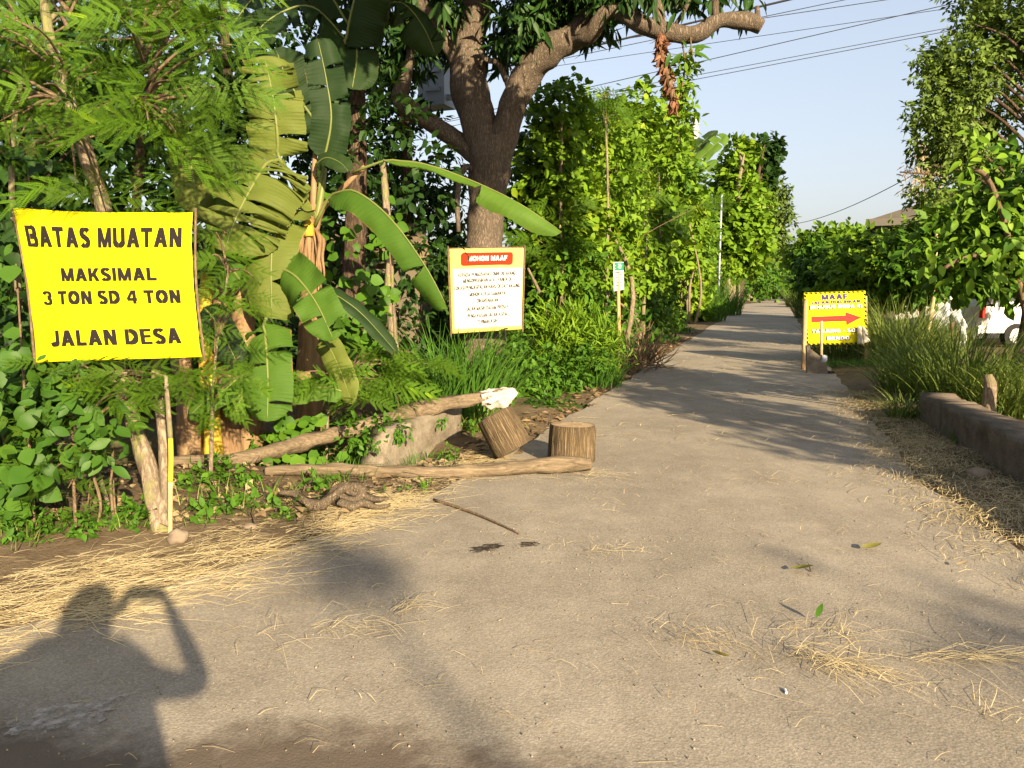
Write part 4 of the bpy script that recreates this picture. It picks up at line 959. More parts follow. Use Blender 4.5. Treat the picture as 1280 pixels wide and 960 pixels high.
limb([(598, 215, MD), (580, 210, MD - .2), (572, 240, MD - .3), (573, 290, MD - .3)], [.06, .05, .045, .03], sub=4)
r = rng(77)
mclumps = []
def mc(u, v, d, rx, ry, rz, w=1): p = P(u, v, d); mclumps.append((p.x, p.y, p.z, rx, ry, rz, w))
for a in ((600, -120, 12.6, 1.6, 1.5, 1.0), (480, -60, 12.3, 1.3, 1.4, .9), (700, -30, 12.2, 1.1, 1.3, .75), (660, 35, 12.0, .55, .6, .38, 1.4), (720, 5, 11.9, .7, .8, .4, 1.3), (540, 20, 12.4, .7, .8, .6), (500, 60, 12.6, .5, .7, .5, .8),
          (800, -70, 11.4, 1.0, 1.2, .7), (880, -75, 10.8, .9, 1.0, .6), (640, -200, 11.8, 2.4, 2.4, 1.2), (750, -190, 10.6, 1.9, 2.0, .9), (450, -190, 11.2, 2.0, 2.0, 1.0), (560, -330, 11.5, 2.4, 2.4, 1.0), (640, -330, 9.4, 2.0, 1.7, .8), (480, -420, 8.8, 1.7, 1.5, .8), (760, -420, 8.6, 1.6, 1.5, .7), (615, 55, 12.4, .3, .4, .4, .7)): mc(*a)
mclumps += [(1.8, 7.8, 5.7, 1.2, 1.0, .7, 1.3), (.6, 9.0, 5.9, 1.0, .8, .55, 1.2), (-.2, 6.6, 6.3, 1.2, 1.0, .7, 1.3), (1.2, 6.2, 6.6, 1.2, 1.0, .7, 1.2), (-1.4, 8.0, 6.3, 1.0, .8, .6, 1.2), (.3, 7.6, 6.1, 1.1, .9, .6, 1.2)]
for c_ in mclumps[-6:]:
    mb = MB(); a_ = P(640, -120, MD - .4); b_ = Vector(c_[:3]); mb.tube([a_, a_.lerp(b_, .5) + Vector((0, 0, .5)), b_], [.09, .06, .02], 8, sub=5, rough=.15); mb.obj('limb', MAT['bark'], T, True)
T_MANGO = leaf_t(3, .13, .25, .3, .5)
foliage('crown', T, MAT['mango'], mclumps, 6600, 9, T_MANGO, .26, 3, .75, spread=1.0, droop=.55, up=.6, twig=.18)
for u, v, dd in ((800, 5, 10.8), (770, 0, 11.0), (850, -5, 10.8), (900, 5, 10.7), (925, 2, 10.7)):
    mclumps = []; mc(u, v - 15, dd, .16, .2, .16); foliage('leaf_sprig', T, MAT['mango'], mclumps, 8, 6, T_LANCE, .22, int(u), droop=.7, spread=.9)
# hanging dead vine and the green creeper beside it
a = P(828, 42, 10.75)
V = thing('dead_vine', 'withered brown vine hanging from the long mango branch', 'vine', a); r = rng(5)
path = [P(827, 42, 10.75), P(826, 62, 10.72), P(831, 82, 10.72), P(838, 105, 10.72), P(843, 132, 10.75)]
mb = MB(); mb.tube(path, [.035, .03, .045, .05, .03], 7, sub=5, rough=.4); mb.obj('stem', MAT['stem'], V, True)
pp, _ = resample(path, [1] * 5, 14); pp = np.array([tuple(p) for p in pp]); pp = np.repeat(pp, 7, 0)
Vv, Q, nq = scatter(leaf_t(4, .2, .5, .5), pp + r.normal(size=pp.shape) * .028, unit(r.normal(size=pp.shape) * .45 + [0, 0, -1.0]), unit(r.normal(size=pp.shape) + [0, -1, 0]), .07 + .08 * r.random(len(pp)))
MAT['rust'] = leaf_mat('rust_leaf', [(0, (.06, .026, .014)), (.5, (.16, .068, .034)), (1, (.26, .13, .07))], .15, .7, .2, (.3, .12, .04))
o = link('dry_leaves', mesh_np('dry_leaves', Vv - np.array(V.location), Q, MAT['rust'], np.repeat(r.random(len(pp)), nq)), V); o['kind'] = 'stuff'
a = P(905, 45, 10.65); V = thing('leafy_twig', 'thin twig with large drooping leaves under the mango branch', 'twig', a)
mb = MB(); mb.tube([P(863, 44, 10.7), P(864, 58, 10.6), P(866, 70, 10.6)], [.012, .01, .006], 6, sub=3); mb.tube([P(866, 62, 10.6), P(852, 68, 10.6), P(836, 67, 10.6)], [.008, .006, .004], 5, sub=3); mb.obj('stem', MAT['stem'], V, True)
t6 = leaf_t(7, .16, .25, .3, .4)
for k, (u, v, D, s) in enumerate(((866, 66, (1, .1, -.15), .30), (864, 60, (1, -.2, .15), .27), (853, 66, (-.6, -.2, -.55), .24), (858, 60, (-.3, .2, .9), .15), (838, 66, (-.3, -.1, -.9), .2))):
    p = P(u, v, 10.6); Vv, Q, nq = scatter(t6, np.array([tuple(p - V.location)]), np.array([D], float), np.array([(.2, -.7, .6)]), s); link('leaf', mesh_np('leaf', Vv, Q, MAT['broad'], np.full(len(Q), .4), smooth=True), V)

# ------------------------------------------------------------------ grey box on its pole behind the mango
f = G(600, 440); f = P(600, 440, 16.0); f.z = 0
T = thing('utility_pole', 'concrete pole mostly hidden behind the mango trunk', 'pole', f)
mb = MB(); mb.tube([f, f + Vector((0, 0, 8.6))], [.17, .12], 14, cap=True); mb.obj('shaft', MAT['pole'], T, True)
mb = MB(); mb.box(f + Vector((0, -.02, 7.9)), (1.5, .1, .1)); mb.obj('crossarm', MAT['greybox'], T)
c = P(546, 103, 15.7)
T = thing('transformer_box', 'grey steel box with two louvres mounted high behind the mango trunk', 'box', c)
w_, h_ = px(38, 15.7), px(62, 15.7)
rz = Matrix.Rotation(-.35, 3, 'Z')
mb = MB(); mb.box(c, (w_ * .95, .55, h_), rz, taper=.97); mb.obj('case', MAT['greybox'], T)
for dz in (.16, -.2):
    mb = MB(); mb.box(c + rz @ Vector((.04, -.285, dz)), (w_ * .5, .05, .075), rz); mb.obj('louvre', MAT['greybox'], T)
mb = MB(); mb.box(c + rz @ Vector((-.05, 0, h_ / 2 + .02)), (w_ * 1.02, .6, .05), rz); mb.obj('lid', MAT['greybox'], T)
mb = MB(); mb.box(c.lerp(f + Vector((0, 0, c.z)), .62) + Vector((0, 0, -.35)), (.75, .08, .1)); mb.obj('bracket', MAT['greybox'], T)
f = P(862, 400, 40); f.z = 0; tp = P(863, 151, 40)
T = thing('concrete_pole', 'pale concrete power pole rising above the hedge', 'pole', f)
mb = MB(); mb.tube([f, Vector((f.x, f.y, tp.z))], [.28, .18], 14); mb.obj('shaft', MAT['pole'], T, True)
for dz in (.12, .4, .7): mb = MB(); mb.tube([Vector((f.x, f.y, tp.z - dz)), Vector((f.x, f.y, tp.z - dz - .07))], .22, 14); mb.obj('band', MAT['greybox'], T, True)
f = P(898, 372, 47); f.z = 0; tp = P(897, 245, 47)
T = thing('lamp_post', 'thin white metal post standing before the roadside tree row', 'post', f)
mb = MB(); mb.tube([f, Vector((f.x, f.y, tp.z))], [.065, .05], 10); mb.obj('shaft', MAT['greybox'], T, True)
mb = MB(); mb.tube([f, f + Vector((0, 0, .5))], [.14, .13], 10); mb.obj('base_sleeve', MAT['greybox'], T, True)
# ------------------------------------------------------------------ wires
def wire(u0, v0, d0, u1, v1, d1, r_, label, sag=.0):
    a, b = P(u0, v0, d0), P(u1, v1, d1); mb = MB(); mb.tube([a.lerp(b, t) - Vector((0, 0, sag * 4 * t * (1 - t))) for t in np.linspace(0, 1, 17)], r_, 5)
    mb.top('power_line', MAT['wire'], a, label, 'power line', 'overhead power lines')
def ln(p, q, u): return p[1] + (q[1] - p[1]) * (u - p[0]) / (q[0] - p[0])
for p, q, d0, d1, r_, lab in (((605, 90), (985, 0), 15.9, 13, .021, 'thickest black cable, passing just behind the mango branch'), ((704, 60), (1106, 0), 24, 18, .010, 'thin wire just above the thickest black cable'), ((691, 76), (1050, 1), 24, 18, .010, 'thin wire just below the thickest black cable'),
                               ((678, 85), (1230, 4), 26, 20, .009, 'thin wire crossing the next lower wire near the top'), ((698, 118), (1205, 1), 26, 20, .012, 'dark wire above the lowest close pair'), ((704, 125), (1190, 34), 30, 24, .011, 'upper wire of the lowest close pair'), ((714, 129), (1190, 38), 30, 24, .012, 'lower wire of the lowest close pair')):
    u0 = 605 if d0 < 20 else 500; wire(u0, ln(p, q, u0), d0, 1420, ln(p, q, 1420), d1, r_, lab)
wire(985, 281, 46, 1165, 205, 24, .016, 'single sagging service wire running to the house eave', .35)

# ------------------------------------------------------------------ banana plants
def banana_leaf(parent, pts, w, mat='banana', face=(.1, -.8, .45), fold=.35, tears=0, seed=1, half=0, wave=.08, t0=.0, blunt=.5, petiole=None, tipw=.25, rib=True):
    r = rng(seed); base = np.array(wloc(parent)); n = 80
    p, _ = resample([Vector(x) for x in pts], [1] * len(pts), 10); p = np.array([tuple(x) for x in p])
    s = np.r_[0, np.cumsum(np.linalg.norm(np.diff(p, axis=0), axis=1))]; s /= s[-1]
    C = lambda t: np.array([np.interp(t, s, p[:, k]) for k in range(3)])
    face = np.array(face, float); V = []; Q = []; UV = []; m = 5
    for side in ((-1, 1) if half == 0 else (half,)):
        cuts = sorted(r.random(tears) * .85 + .08) if tears else []
        bounds = [0] + list(cuts) + [1]
        for a, b in zip(bounds[:-1], bounds[1:]):
            k = max(2, int(round((b - a) * n))); tw = r.normal() * .18 if tears else 0; dr = r.normal() * .15 if tears else 0; i0 = len(V)
            for i in range(k + 1):
                t = a + (b - a) * i / k; c = C(t); tg = unit(C(min(1, t + .02)) - C(max(0, t - .02)))
                ac = unit(np.cross(tg, face)) * side; nn = np.cross(ac, tg) * side
                if nn @ face < 0: nn = -nn
                pr = min(1, (t / .10)) ** .6 * (1 if t < .72 else max(tipw * (1 - (t - .72) / .28 * 0.9), math.cos((t - .72) / .28 * math.pi / 2) ** blunt))
                gap = .018 * ((1 if i == 0 and a > 0 else 0) - (1 if i == k and b < 1 else 0))
                for j in range(m + 1):
                    f = j / m; ww = w * pr * f
                    lift = fold * ww * (1 - .55 * f) - (dr + .12) * ww * f * f * 2 + wave * w * math.sin(t * 26 + seed + side) * f * f + wave * .8 * w * mnoise.noise(Vector((t * 9 + seed, side * 3, f * 2)))
                    q = c + ac * ww + nn * lift + tg * (gap * f * 4 + tw * ww * .5 * f)
                    q = q + nn * (.035 * w * math.sin(t * 190 + 2 * f)) * f + ac * (.03 * w * mnoise.noise(Vector((t * 30, seed, side)))) * (f > .9); V.append(q - base); UV.append((t, side * f))
            for i in range(k):
                for j in range(m):
                    x = i0 + i * (m + 1) + j; Q.append((x, x + 1, x + m + 2, x + m + 1))
    o = link('leaf', mesh_np('leaf', np.array(V), np.array(Q), MAT[mat], smooth=True, uv=np.array(UV)), parent)
    if rib:
        mb = MB(); q = [Vector(x) for x in ([petiole] if petiole is not None else [])] + [Vector(C(t)) for t in np.linspace(0, .97, 12)]
        rr = ([.028] if petiole is not None else []) + list(np.linspace(.020, .005, 12)); mb.tube(q, [x * min(1.0, w / .28) for x in rr], 7, sub=2)
        link('midrib', mb.mesh('midrib', MAT['midrib'], True, Vector(base)), o)
    return o
B = P(386, 556, 7.75); B.z = zat(B.x, B.y)
T = thing('banana_plant', 'banana plant with broad arching leaves between the yellow banner and the mango', 'banana plant', B)
core = P(388, 285, 7.7)
mb = MB(); mb.tube([B + Vector((0, 0, -.1)), P(388, 480, 7.75), P(389, 400, 7.72), core], [.16, .14, .12, .09], 18, sub=5, rough=.15); mb.obj('stem', MAT['sheath'], T, True)
for k, (u0, u1, vb) in enumerate(((376, 377, 345), (379, 378, 358), (383, 381, 352), (386, 387, 338), (391, 390, 358), (394, 396, 346), (398, 400, 362), (403, 404, 348), (400, 398, 372))):
    mb = MB(); mb.tube([P(388 + (u0 - 388) * .4, 285, 7.6), P(u0, 300, 7.58), P(u1, 330, 7.57), P(u1 + 1, vb, 7.6)], [.014, .022, .018, .006], 5, sub=6, rough=1.0, seed=k * 5); mb.obj('dry_sheath', MAT['sheath'], T, True)
mb = MB(); mb.tube([P(387, 296, 7.58), P(386, 284, 7.58), P(386, 276, 7.62)], [.055, .05, .03], 8, sub=3); mb.obj('sheath', MAT['sheath_yellow'], T, True)
for k, pp in enumerate((((391, 290), (392, 240), (394, 190)), ((394, 288), (402, 262), (425, 238), (456, 208)), ((385, 285), (380, 255), (372, 232), (352, 205)), ((396, 275), (402, 240), (406, 210)))):
    mb = MB(); mb.tube([P(u, v, 7.66) for u, v in pp], list(np.linspace(.042, .022, len(pp))), 8, sub=5); mb.obj('petiole', MAT['midrib' if k in (3,) else 'sheath'], T, True)
def L_(pts, w, **k): return banana_leaf(T, [P(*p) for p in pts], w, **k)
L_([(352, 203, 7.4), (335, 203, 7.2), (318, 228, 7.0), (296, 270, 6.85), (280, 315, 6.8)], .42, mat='banana_olive', tears=7, seed=2, fold=.15, face=(.1, -.9, .5), blunt=.3, petiole=P(376, 240, 7.6))
L_([(372, 240, 7.4), (345, 290, 7.05), (339, 330, 6.95), (340, 398, 6.95)], .235, mat='banana_olive', tears=3, seed=3, fold=.05, face=(.2, -.95, .1), blunt=.25, petiole=P(384, 270, 7.6))
L_([(352, 335, 7.0), (372, 348, 6.85), (396, 380, 6.72), (417, 425, 6.65)], .19, seed=4, tears=3, fold=.12, face=(-.2, -.8, .5), wave=.08, petiole=P(360, 318, 7.1))
L_([(410, 248, 7.5), (440, 238, 7.3), (485, 270, 7.1), (530, 330, 7.0), (560, 386, 7.0)], .20, seed=5, half=1, tears=1, fold=.1, face=(-.3, -.8, .5), wave=.07, blunt=.3, petiole=P(394, 282, 7.6))
L_([(480, 201, 7.5), (525, 204, 7.4), (580, 222, 7.3), (645, 252, 7.2), (703, 290, 7.2)], .16, seed=6, half=1, tears=1, fold=.0, face=(.05, -.7, .62), wave=.1, blunt=.35, petiole=P(440, 216, 7.6))
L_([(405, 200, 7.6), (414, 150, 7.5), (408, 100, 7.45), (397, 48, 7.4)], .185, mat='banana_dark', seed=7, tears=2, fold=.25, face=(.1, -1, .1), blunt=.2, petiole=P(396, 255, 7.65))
L_([(348, 195, 7.5), (346, 160, 7.4), (340, 115, 7.35), (330, 70, 7.3)], .27, mat='banana_olive', seed=8, tears=5, fold=.2, face=(.1, -1, .25), blunt=.3, petiole=P(372, 240, 7.6))
L_([(330, 405, 6.95), (333, 440, 6.8), (335, 480, 6.72), (334, 527, 6.7)], .215, seed=9, tears=2, fold=.12, face=(.1, -1, .12), blunt=.45, wave=.04, petiole=P(338, 385, 7.0))
L_([(400, 420, 7.2), (412, 435, 7.1), (428, 470, 7.0), (440, 505, 6.95)], .12, mat='banana_olive', seed=10, fold=.2, face=(-.3, -.8, .4), petiole=P(393, 405, 7.6))
L_([(400, 360, 7.3), (425, 372, 7.2), (455, 395, 7.2), (497, 442, 7.2)], .10, mat='banana_dark', seed=11, fold=.5, face=(.3, -.6, .8))
L_([(432, 490, 7.0), (405, 484, 6.95), (380, 488, 6.95), (360, 500, 6.95)], .12, seed=12, fold=.1, face=(0, -.8, .5))
L_([(395, 205, 7.5), (408, 197, 7.4), (425, 203, 7.3), (436, 215, 7.25)], .10, mat='banana_dark', seed=13, fold=.2)
L_([(300, 350, 7.0), (285, 330, 6.9), (275, 320, 6.9), (262, 345, 6.9)], .16, seed=14, fold=.1, tears=1)
L_([(300, 285, 6.9), (305, 285, 6.8), (318, 292, 6.78), (334, 308, 6.75)], .03, mat='banana_olive', seed=15, rib=False)
# second banana at left and stout cut stems at the bank
B = P(243, 552, 7.0); B.z = zat(B.x, B.y)
T = thing('banana_clump', 'old banana clump with brown and yellow stems behind the forked trunk', 'banana plant', B)
for k, (u, ub, vt, d, rd, mt) in enumerate(((232, 240, 500, 6.9, .10, 'sheath'), (262, 268, 492, 7.0, .085, 'sheath_yellow'), (282, 290, 480, 7.15, .10, 'sheath'), (310, 312, 470, 7.4, .13, 'sheath'))):
    q = P(ub, 575, d); q.z = zat(q.x, q.y) - .05; mb = MB(); mb.tube([q, P((u + ub) / 2, 540, d), P(u, vt, d), P(u - 6, vt - 70, d + .1), P(u - 4, vt - 150, d + .3)], [rd * 1.1, rd, rd * .9, rd * .8, rd * .6], 14, sub=4, rough=.2, seed=k); mb.obj('stem', MAT[mt], T, True)
L_([(300, 470, 6.9), (280, 488, 6.75), (258, 500, 6.7), (235, 522, 6.7)], .14, seed=22, fold=.15, face=(0, -.7, .7))
L_([(322, 478, 6.95), (308, 490, 6.85), (298, 505, 6.8), (292, 528, 6.8)], .13, seed=23, fold=.1)
L_([(236, 175, 7.6), (238, 200, 7.4), (243, 230, 7.3), (247, 262, 7.25)], .2, mat='banana_olive', seed=24, fold=.1, blunt=.3, petiole=P(232, 300, 7.4))
L_([(256, 165, 7.6), (258, 185, 7.5), (262, 215, 7.5), (266, 245, 7.5)], .1, mat='banana', seed=25, fold=.2)
L_([(262, 290, 7.4), (276, 262, 7.3), (290, 245, 7.3), (300, 250, 7.3)], .12, mat='banana', seed=26, fold=.2)
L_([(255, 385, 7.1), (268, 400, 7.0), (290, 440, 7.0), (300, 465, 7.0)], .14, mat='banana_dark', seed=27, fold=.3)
# tall banana behind, dark leaves at the top
B = P(440, 520, 9.8); B.z = zat(B.x, B.y)
T = thing('tall_banana', 'tall shaded banana plant with dark drooping leaves against the sky', 'banana plant', B)
mb = MB(); mb.tube([B, P(442, 380, 9.8), P(446, 200, 9.7), P(448, 95, 9.6)], [.17, .15, .12, .07], 14, sub=5, rough=.15); mb.obj('stem', MAT['bark_dark'], T, True)
cr = P(448, 95, 9.6)
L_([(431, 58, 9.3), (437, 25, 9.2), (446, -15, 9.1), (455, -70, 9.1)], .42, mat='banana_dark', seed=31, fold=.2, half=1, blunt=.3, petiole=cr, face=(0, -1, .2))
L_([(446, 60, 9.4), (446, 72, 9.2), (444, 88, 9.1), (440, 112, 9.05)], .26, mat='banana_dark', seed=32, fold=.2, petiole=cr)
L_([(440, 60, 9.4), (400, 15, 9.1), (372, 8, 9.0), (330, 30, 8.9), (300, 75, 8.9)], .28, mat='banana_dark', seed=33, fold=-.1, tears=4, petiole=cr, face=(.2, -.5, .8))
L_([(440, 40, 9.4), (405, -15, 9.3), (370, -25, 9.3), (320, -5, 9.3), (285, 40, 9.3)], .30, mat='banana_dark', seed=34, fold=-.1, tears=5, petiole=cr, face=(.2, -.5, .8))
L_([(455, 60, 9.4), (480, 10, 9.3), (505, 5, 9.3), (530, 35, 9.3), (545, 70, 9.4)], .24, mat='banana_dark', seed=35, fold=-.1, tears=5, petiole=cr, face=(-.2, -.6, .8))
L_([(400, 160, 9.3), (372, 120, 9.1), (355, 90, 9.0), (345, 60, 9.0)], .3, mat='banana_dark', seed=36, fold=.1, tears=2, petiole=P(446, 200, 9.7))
# far banana standing up out of the hedge
B = P(858, 420, 38.0); B.z = 0
T = thing('far_banana', 'banana plant with upright leaves rising from the hedge by the concrete pole', 'banana plant', B)
mb = MB(); mb.tube([B, P(853, 300, 38.0), P(850, 225, 37.9)], [.16, .14, .08], 10, sub=4); mb.obj('stem', MAT['sheath'], T, True)
L_([(850, 222, 37.4), (868, 205, 37.3), (890, 184, 37.2), (908, 168, 37.2)], 0.41, mat='banana', seed=41, tears=3, fold=.2, blunt=.3, face=(-.4, -.7, .4))
L_([(846, 218, 38.0), (862, 196, 38.0), (880, 176, 38.0), (897, 163, 38.0)], 0.33, mat='banana_dark', seed=42, tears=2, fold=.2, face=(-.4, -.7, .4))
L_([(860, 222, 37.6), (875, 212, 37.4), (888, 205, 37.4), (897, 200, 37.4)], 0.20, mat='banana', seed=43, fold=.2)
L_([(845, 222, 37.6), (835, 200, 37.6), (828, 190, 37.6), (815, 205, 37.4)], 0.30, mat='banana', seed=44, tears=3, fold=.1)
# ------------------------------------------------------------------ feathery-leaved trees at left
f = G(207, 664); T = thing('feathery_tree', 'forked feathery-leaved tree that carries the yellow banner', 'tree', (f.x, f.y, 0))
def tubeP(name, pts, rads, mat, parent, sides=12, sub=6, rough=.14, ground=None):
    q = [P(*p) for p in pts]
    if ground is not None: q[0].z = ground
    mb = MB(); mb.tube(q, rads, sides, sub=sub, rough=rough, seed=len(pts)); return mb.obj(name, MAT[mat], parent, True)
tubeP('trunk', [(206, 668, 4.92), (190, 610, 4.98), (172, 545, 5.0), (161, 500, 5.02), (150, 460, 5.1), (142, 330, 5.2), (126, 250, 5.2), (103, 175, 5.15), (80, 112, 5.1), (62, 50, 5.1), (50, -30, 5.1)], [.066, .060, .054, .060, .050, .05, .05, .048, .045, .03, .02], 'bark_pale', T, 14, 8, .34, -.05)
tubeP('limb', [(162, 505, 5.02), (168, 475, 5.05), (170, 440, 5.15), (173, 330, 5.2), (170, 255, 5.2), (174, 205, 5.2), (177, 155, 5.2), (190, 90, 5.2), (215, 30, 5.2), (230, -30, 5.2)], [.045, .05, .04, .032, .03, .03, .026, .02, .014, .01], 'bark_dark', T, 10, 6, .2)
tubeP('limb', [(208, 640, 4.95), (205, 560, 5.0), (199, 500, 5.05), (195, 450, 5.1), (205, 350, 5.2)], [.036, .034, .032, .03, .026], 'bark_pale', T, 12, 6, .2)
r = rng(90)
def tips_px(n, ur, vr, dr, seed, reject=None):
    r = rng(seed); out = []
    while len(out) < n:
        u = ur[0] + (ur[1] - ur[0]) * r.random(); v = vr[0] + (vr[1] - vr[0]) * r.random()
        if reject and reject(u, v): continue
        p = P(u, v, dr[0] + (dr[1] - dr[0]) * r.random()); out.append((p.x, p.y, p.z, u, v))
    return out
rj = lambda u, v: (v > 120 + .25 * (u) and 70 < u < 200) or (u > 240 and v > 250) or (60 < u < 260 and v > 165 and u < 130) or (u < 60 and v > 170)
tips = tips_px(30, (-60, 300), (-70, 205), (4.5, 5.7), 1, rj)
tips += [(*P(u, v, d), u, v) for u, v, d in ((55, 105, 4.6), (120, 90, 4.6), (165, 130, 4.6), (185, 150, 4.5), (220, 165, 4.7), (270, 60, 4.7), (255, 30, 4.6), (40, 30, 4.6), (130, 240, 4.9), (95, 228, 4.9), (150, 20, 4.6), (210, 100, 4.7), (15, 130, 4.7), (240, 200, 5.0), (285, 110, 4.8))]
mbx = MB()
for x, y, z, u, v in tips:
    a = P(85 if u < 140 else 180, min(130, v + 60), 5.12); b = Vector((x, y, z)); mbx.tube([a, a.lerp(b, .5) + Vector((0, 0, .05)), b], [.014, .009, .004], 5, sub=4, rough=.2)
o = mbx.obj('branches', MAT['stem'], T, True); o['kind'] = 'stuff'
fronds_at(T, tips, 5, .30, 4, limit=290)
# second and third feathery trees: behind, and low shoots around the banner
def feathery(name, label, basep, trunk, tips, per, size, seed, rad=.03, limit=290, face=(.15, -.75, .5), group=None, mat='bark_pale'):
    T = thing(name, label, 'tree' if 'tree' in name else 'shrub', (basep.x, basep.y, zat(basep.x, basep.y)), group)
    mb = MB(); q = [Vector((basep.x, basep.y, zat(basep.x, basep.y) - .05))] + [P(*p) for p in trunk]; mb.tube(q, list(np.linspace(rad, rad * .5, len(q))), 9, sub=5, rough=.2, seed=seed); mb.obj('trunk', MAT[mat], T, True)
    mb = MB()
    for x, y, z, u, v in tips:
        b = Vector((x, y, z)); a = min(q[1:], key=lambda w: (w - b).length + max(0, w.z - b.z) * 2); mb.tube([a, a.lerp(b, .5) + Vector((0, 0, .06)), b], [.012, .008, .004], 5, sub=4, rough=.2)
    o = mb.obj('branches', MAT['stem'], T, True); o['kind'] = 'stuff'
    fronds_at(T, tips, per, size, seed, face, limit); return T
b = P(30, 600, 6.2); feathery('feathery_tree', 'feathery-leaved tree at the far left edge behind the banner tree', b, [(25, 400, 6.3), (15, 200, 6.4), (40, 60, 6.4), (120, -20, 6.5), (220, -30, 6.6)], tips_px(26, (-110, 290), (-120, 150), (5.9, 7.0), 5), 5, .36, 6)
b = P(262, 590, 5.9); feathery('feathery_shrub', 'feathery-leaved shoots right of the yellow banner in front of the banana', b, [(266, 500, 5.8), (272, 420, 5.7), (285, 340, 5.7)],
    [(*P(u, v, d), u, v) for u, v, d in ((270, 290, 5.5), (262, 320, 5.5), (285, 345, 5.4), (300, 360, 5.5), (325, 355, 5.7), (275, 380, 5.4), (262, 400, 5.4), (310, 380, 5.6), (268, 440, 5.4), (300, 445, 5.5), (312, 470, 5.7), (255, 470, 5.4), (282, 470, 5.4), (240, 460, 5.2), (262, 500, 5.5))], 4, .22, 7, .016)
b = P(140, 640, 5.1); feathery('feathery_shrub', 'low feathery shrub under the yellow banner beside the forked trunk', b, [(120, 580, 5.0), (105, 530, 4.9), (95, 480, 4.9)],
    [(*P(u, v, d), u, v) for u, v, d in ((75, 465, 4.7), (110, 460, 4.7), (130, 485, 4.7), (155, 490, 4.75), (180, 480, 4.8), (210, 470, 4.9), (40, 520, 4.8), (70, 555, 4.75), (100, 560, 4.75), (60, 590, 4.8), (150, 470, 4.7), (228, 480, 4.95), (85, 610, 4.85), (110, 630, 4.9))], 5, .20, 8, .014)
b = P(405, 560, 7.3); feathery('feathery_shrub', 'lush low feathery shrub above the raised pole near the tall grass', b, [(410, 520, 7.3), (425, 480, 7.3), (440, 460, 7.4)],
    [(*P(u, v, d), u, v) for u, v, d in ((380, 465, 7.0), (400, 470, 7.0), (425, 480, 7.0), (450, 470, 7.1), (470, 465, 7.2), (445, 500, 7.0), (470, 490, 7.1), (490, 480, 7.3), (495, 455, 7.4), (515, 465, 7.5), (455, 445, 7.3), (480, 440, 7.4), (500, 490, 7.3), (515, 440, 7.6), (535, 455, 7.7), (480, 470, 7.4))], 6, .26, 9, .016)

# ------------------------------------------------------------------ broad-leaved shrub at lower left: each leaf a part
def leafy(name, label, cat, basep, stems, regions, n, tmpl_args, size, mat, seed, face=(.2, -.75, .55), droop=.5, group=None, extra=None, stemmat='stem', srad=.012, limit=298):
    T = thing(name, label, cat, (basep.x, basep.y, zat(basep.x, basep.y)), group); r = rng(seed)
    for k, st in enumerate(stems):
        q = [P(*p) for p in st]; q[0].z = zat(q[0].x, q[0].y) - .03; mb = MB(); mb.tube(q, list(np.linspace(srad, srad * .5, len(q))), 7, sub=5, rough=.25, seed=k); mb.obj('stem', MAT[stemmat], T, True)
    meshes = []
    for k in range(4):
        V, q = leaf_t(*tmpl_args); V = V.copy(); V[:, 2] += .04 * np.sin(V[:, 0] * 5 + k) ; V[:, 1] *= 1 + .12 * (k - 1.5); meshes.append(mesh_np('leaf', V, q, MAT[mat], np.full(len(q), .3 + .13 * k), smooth=True))
    base = wloc(T); wts = np.array([x[6] if len(x) > 6 else 1.0 for x in regions], float); wts /= wts.sum()
    for i in range(min(n, limit)):
        u0, u1, v0, v1, d0, d1 = regions[int(r.choice(len(regions), p=wts))][:6]
        p = P(u0 + (u1 - u0) * r.random(), v0 + (v1 - v0) * r.random(), d0 + (d1 - d0) * r.random())
        if p.z < zat(p.x, p.y) + .05: continue
        D = unit(np.array([r.normal() * .8, -.35 + r.normal() * .4, -droop + r.normal() * .4])); N = unit(np.array(face) + r.normal(size=3) * .38)
        put('leaf', meshes[int(r.integers(4))], T, p, D, N, size * (.6 + .7 * r.random()), base)
    return T
leafy('broadleaf_shrub', 'broad-leaved shrub at the left edge under the yellow banner', 'shrub', G(60, 655), [[(42, 660, 4.8), (40, 600, 4.85), (30, 480, 4.9), (20, 330, 5.0)], [(95, 665, 4.8), (92, 600, 4.9), (90, 520, 4.9)], [(145, 650, 4.95), (140, 590, 5.0), (142, 560, 5.0)], [(8, 650, 5.0), (5, 550, 5.0), (-30, 420, 5.1)]],
      [(-90, 40, 290, 660, 4.7, 5.4, 2.2), (-60, 120, 455, 560, 4.6, 5.2, 1.3), (-40, 60, 560, 640, 4.6, 5.0, 1.0)], 298, (7, .40, .2, .16, .32, .18), .118, 'broad', 15)
foliage('foliage', bpy.data.objects['broadleaf_shrub'], MAT['broad'], [(*P(u, v, d), px(rx, d), px(rx, d) * .5, px(rz, d)) for u, v, d, rx, rz in ((-30, 480, 5.2, 60, 130), (20, 580, 5.0, 50, 50), (60, 500, 5.1, 50, 40), (-60, 350, 5.3, 60, 80))], 330, 6, T_OVATE, .07, 16)
leafy('glossy_shrub', 'shrub with glossy oval leaves just left of the forked trunk', 'shrub', G(118, 660), [[(120, 668, 4.85), (126, 630, 4.85), (116, 590, 4.8), (112, 540, 4.75)], [(143, 655, 4.9), (138, 610, 4.9), (141, 585, 4.85)]],
      [(30, 150, 500, 585, 4.55, 4.9, 2), (90, 165, 520, 575, 4.6, 4.85, 1), (40, 110, 440, 520, 4.7, 5.0, 1)], 150, (7, .26, .12, .2, .45, .05), .105, 'broad', 19)
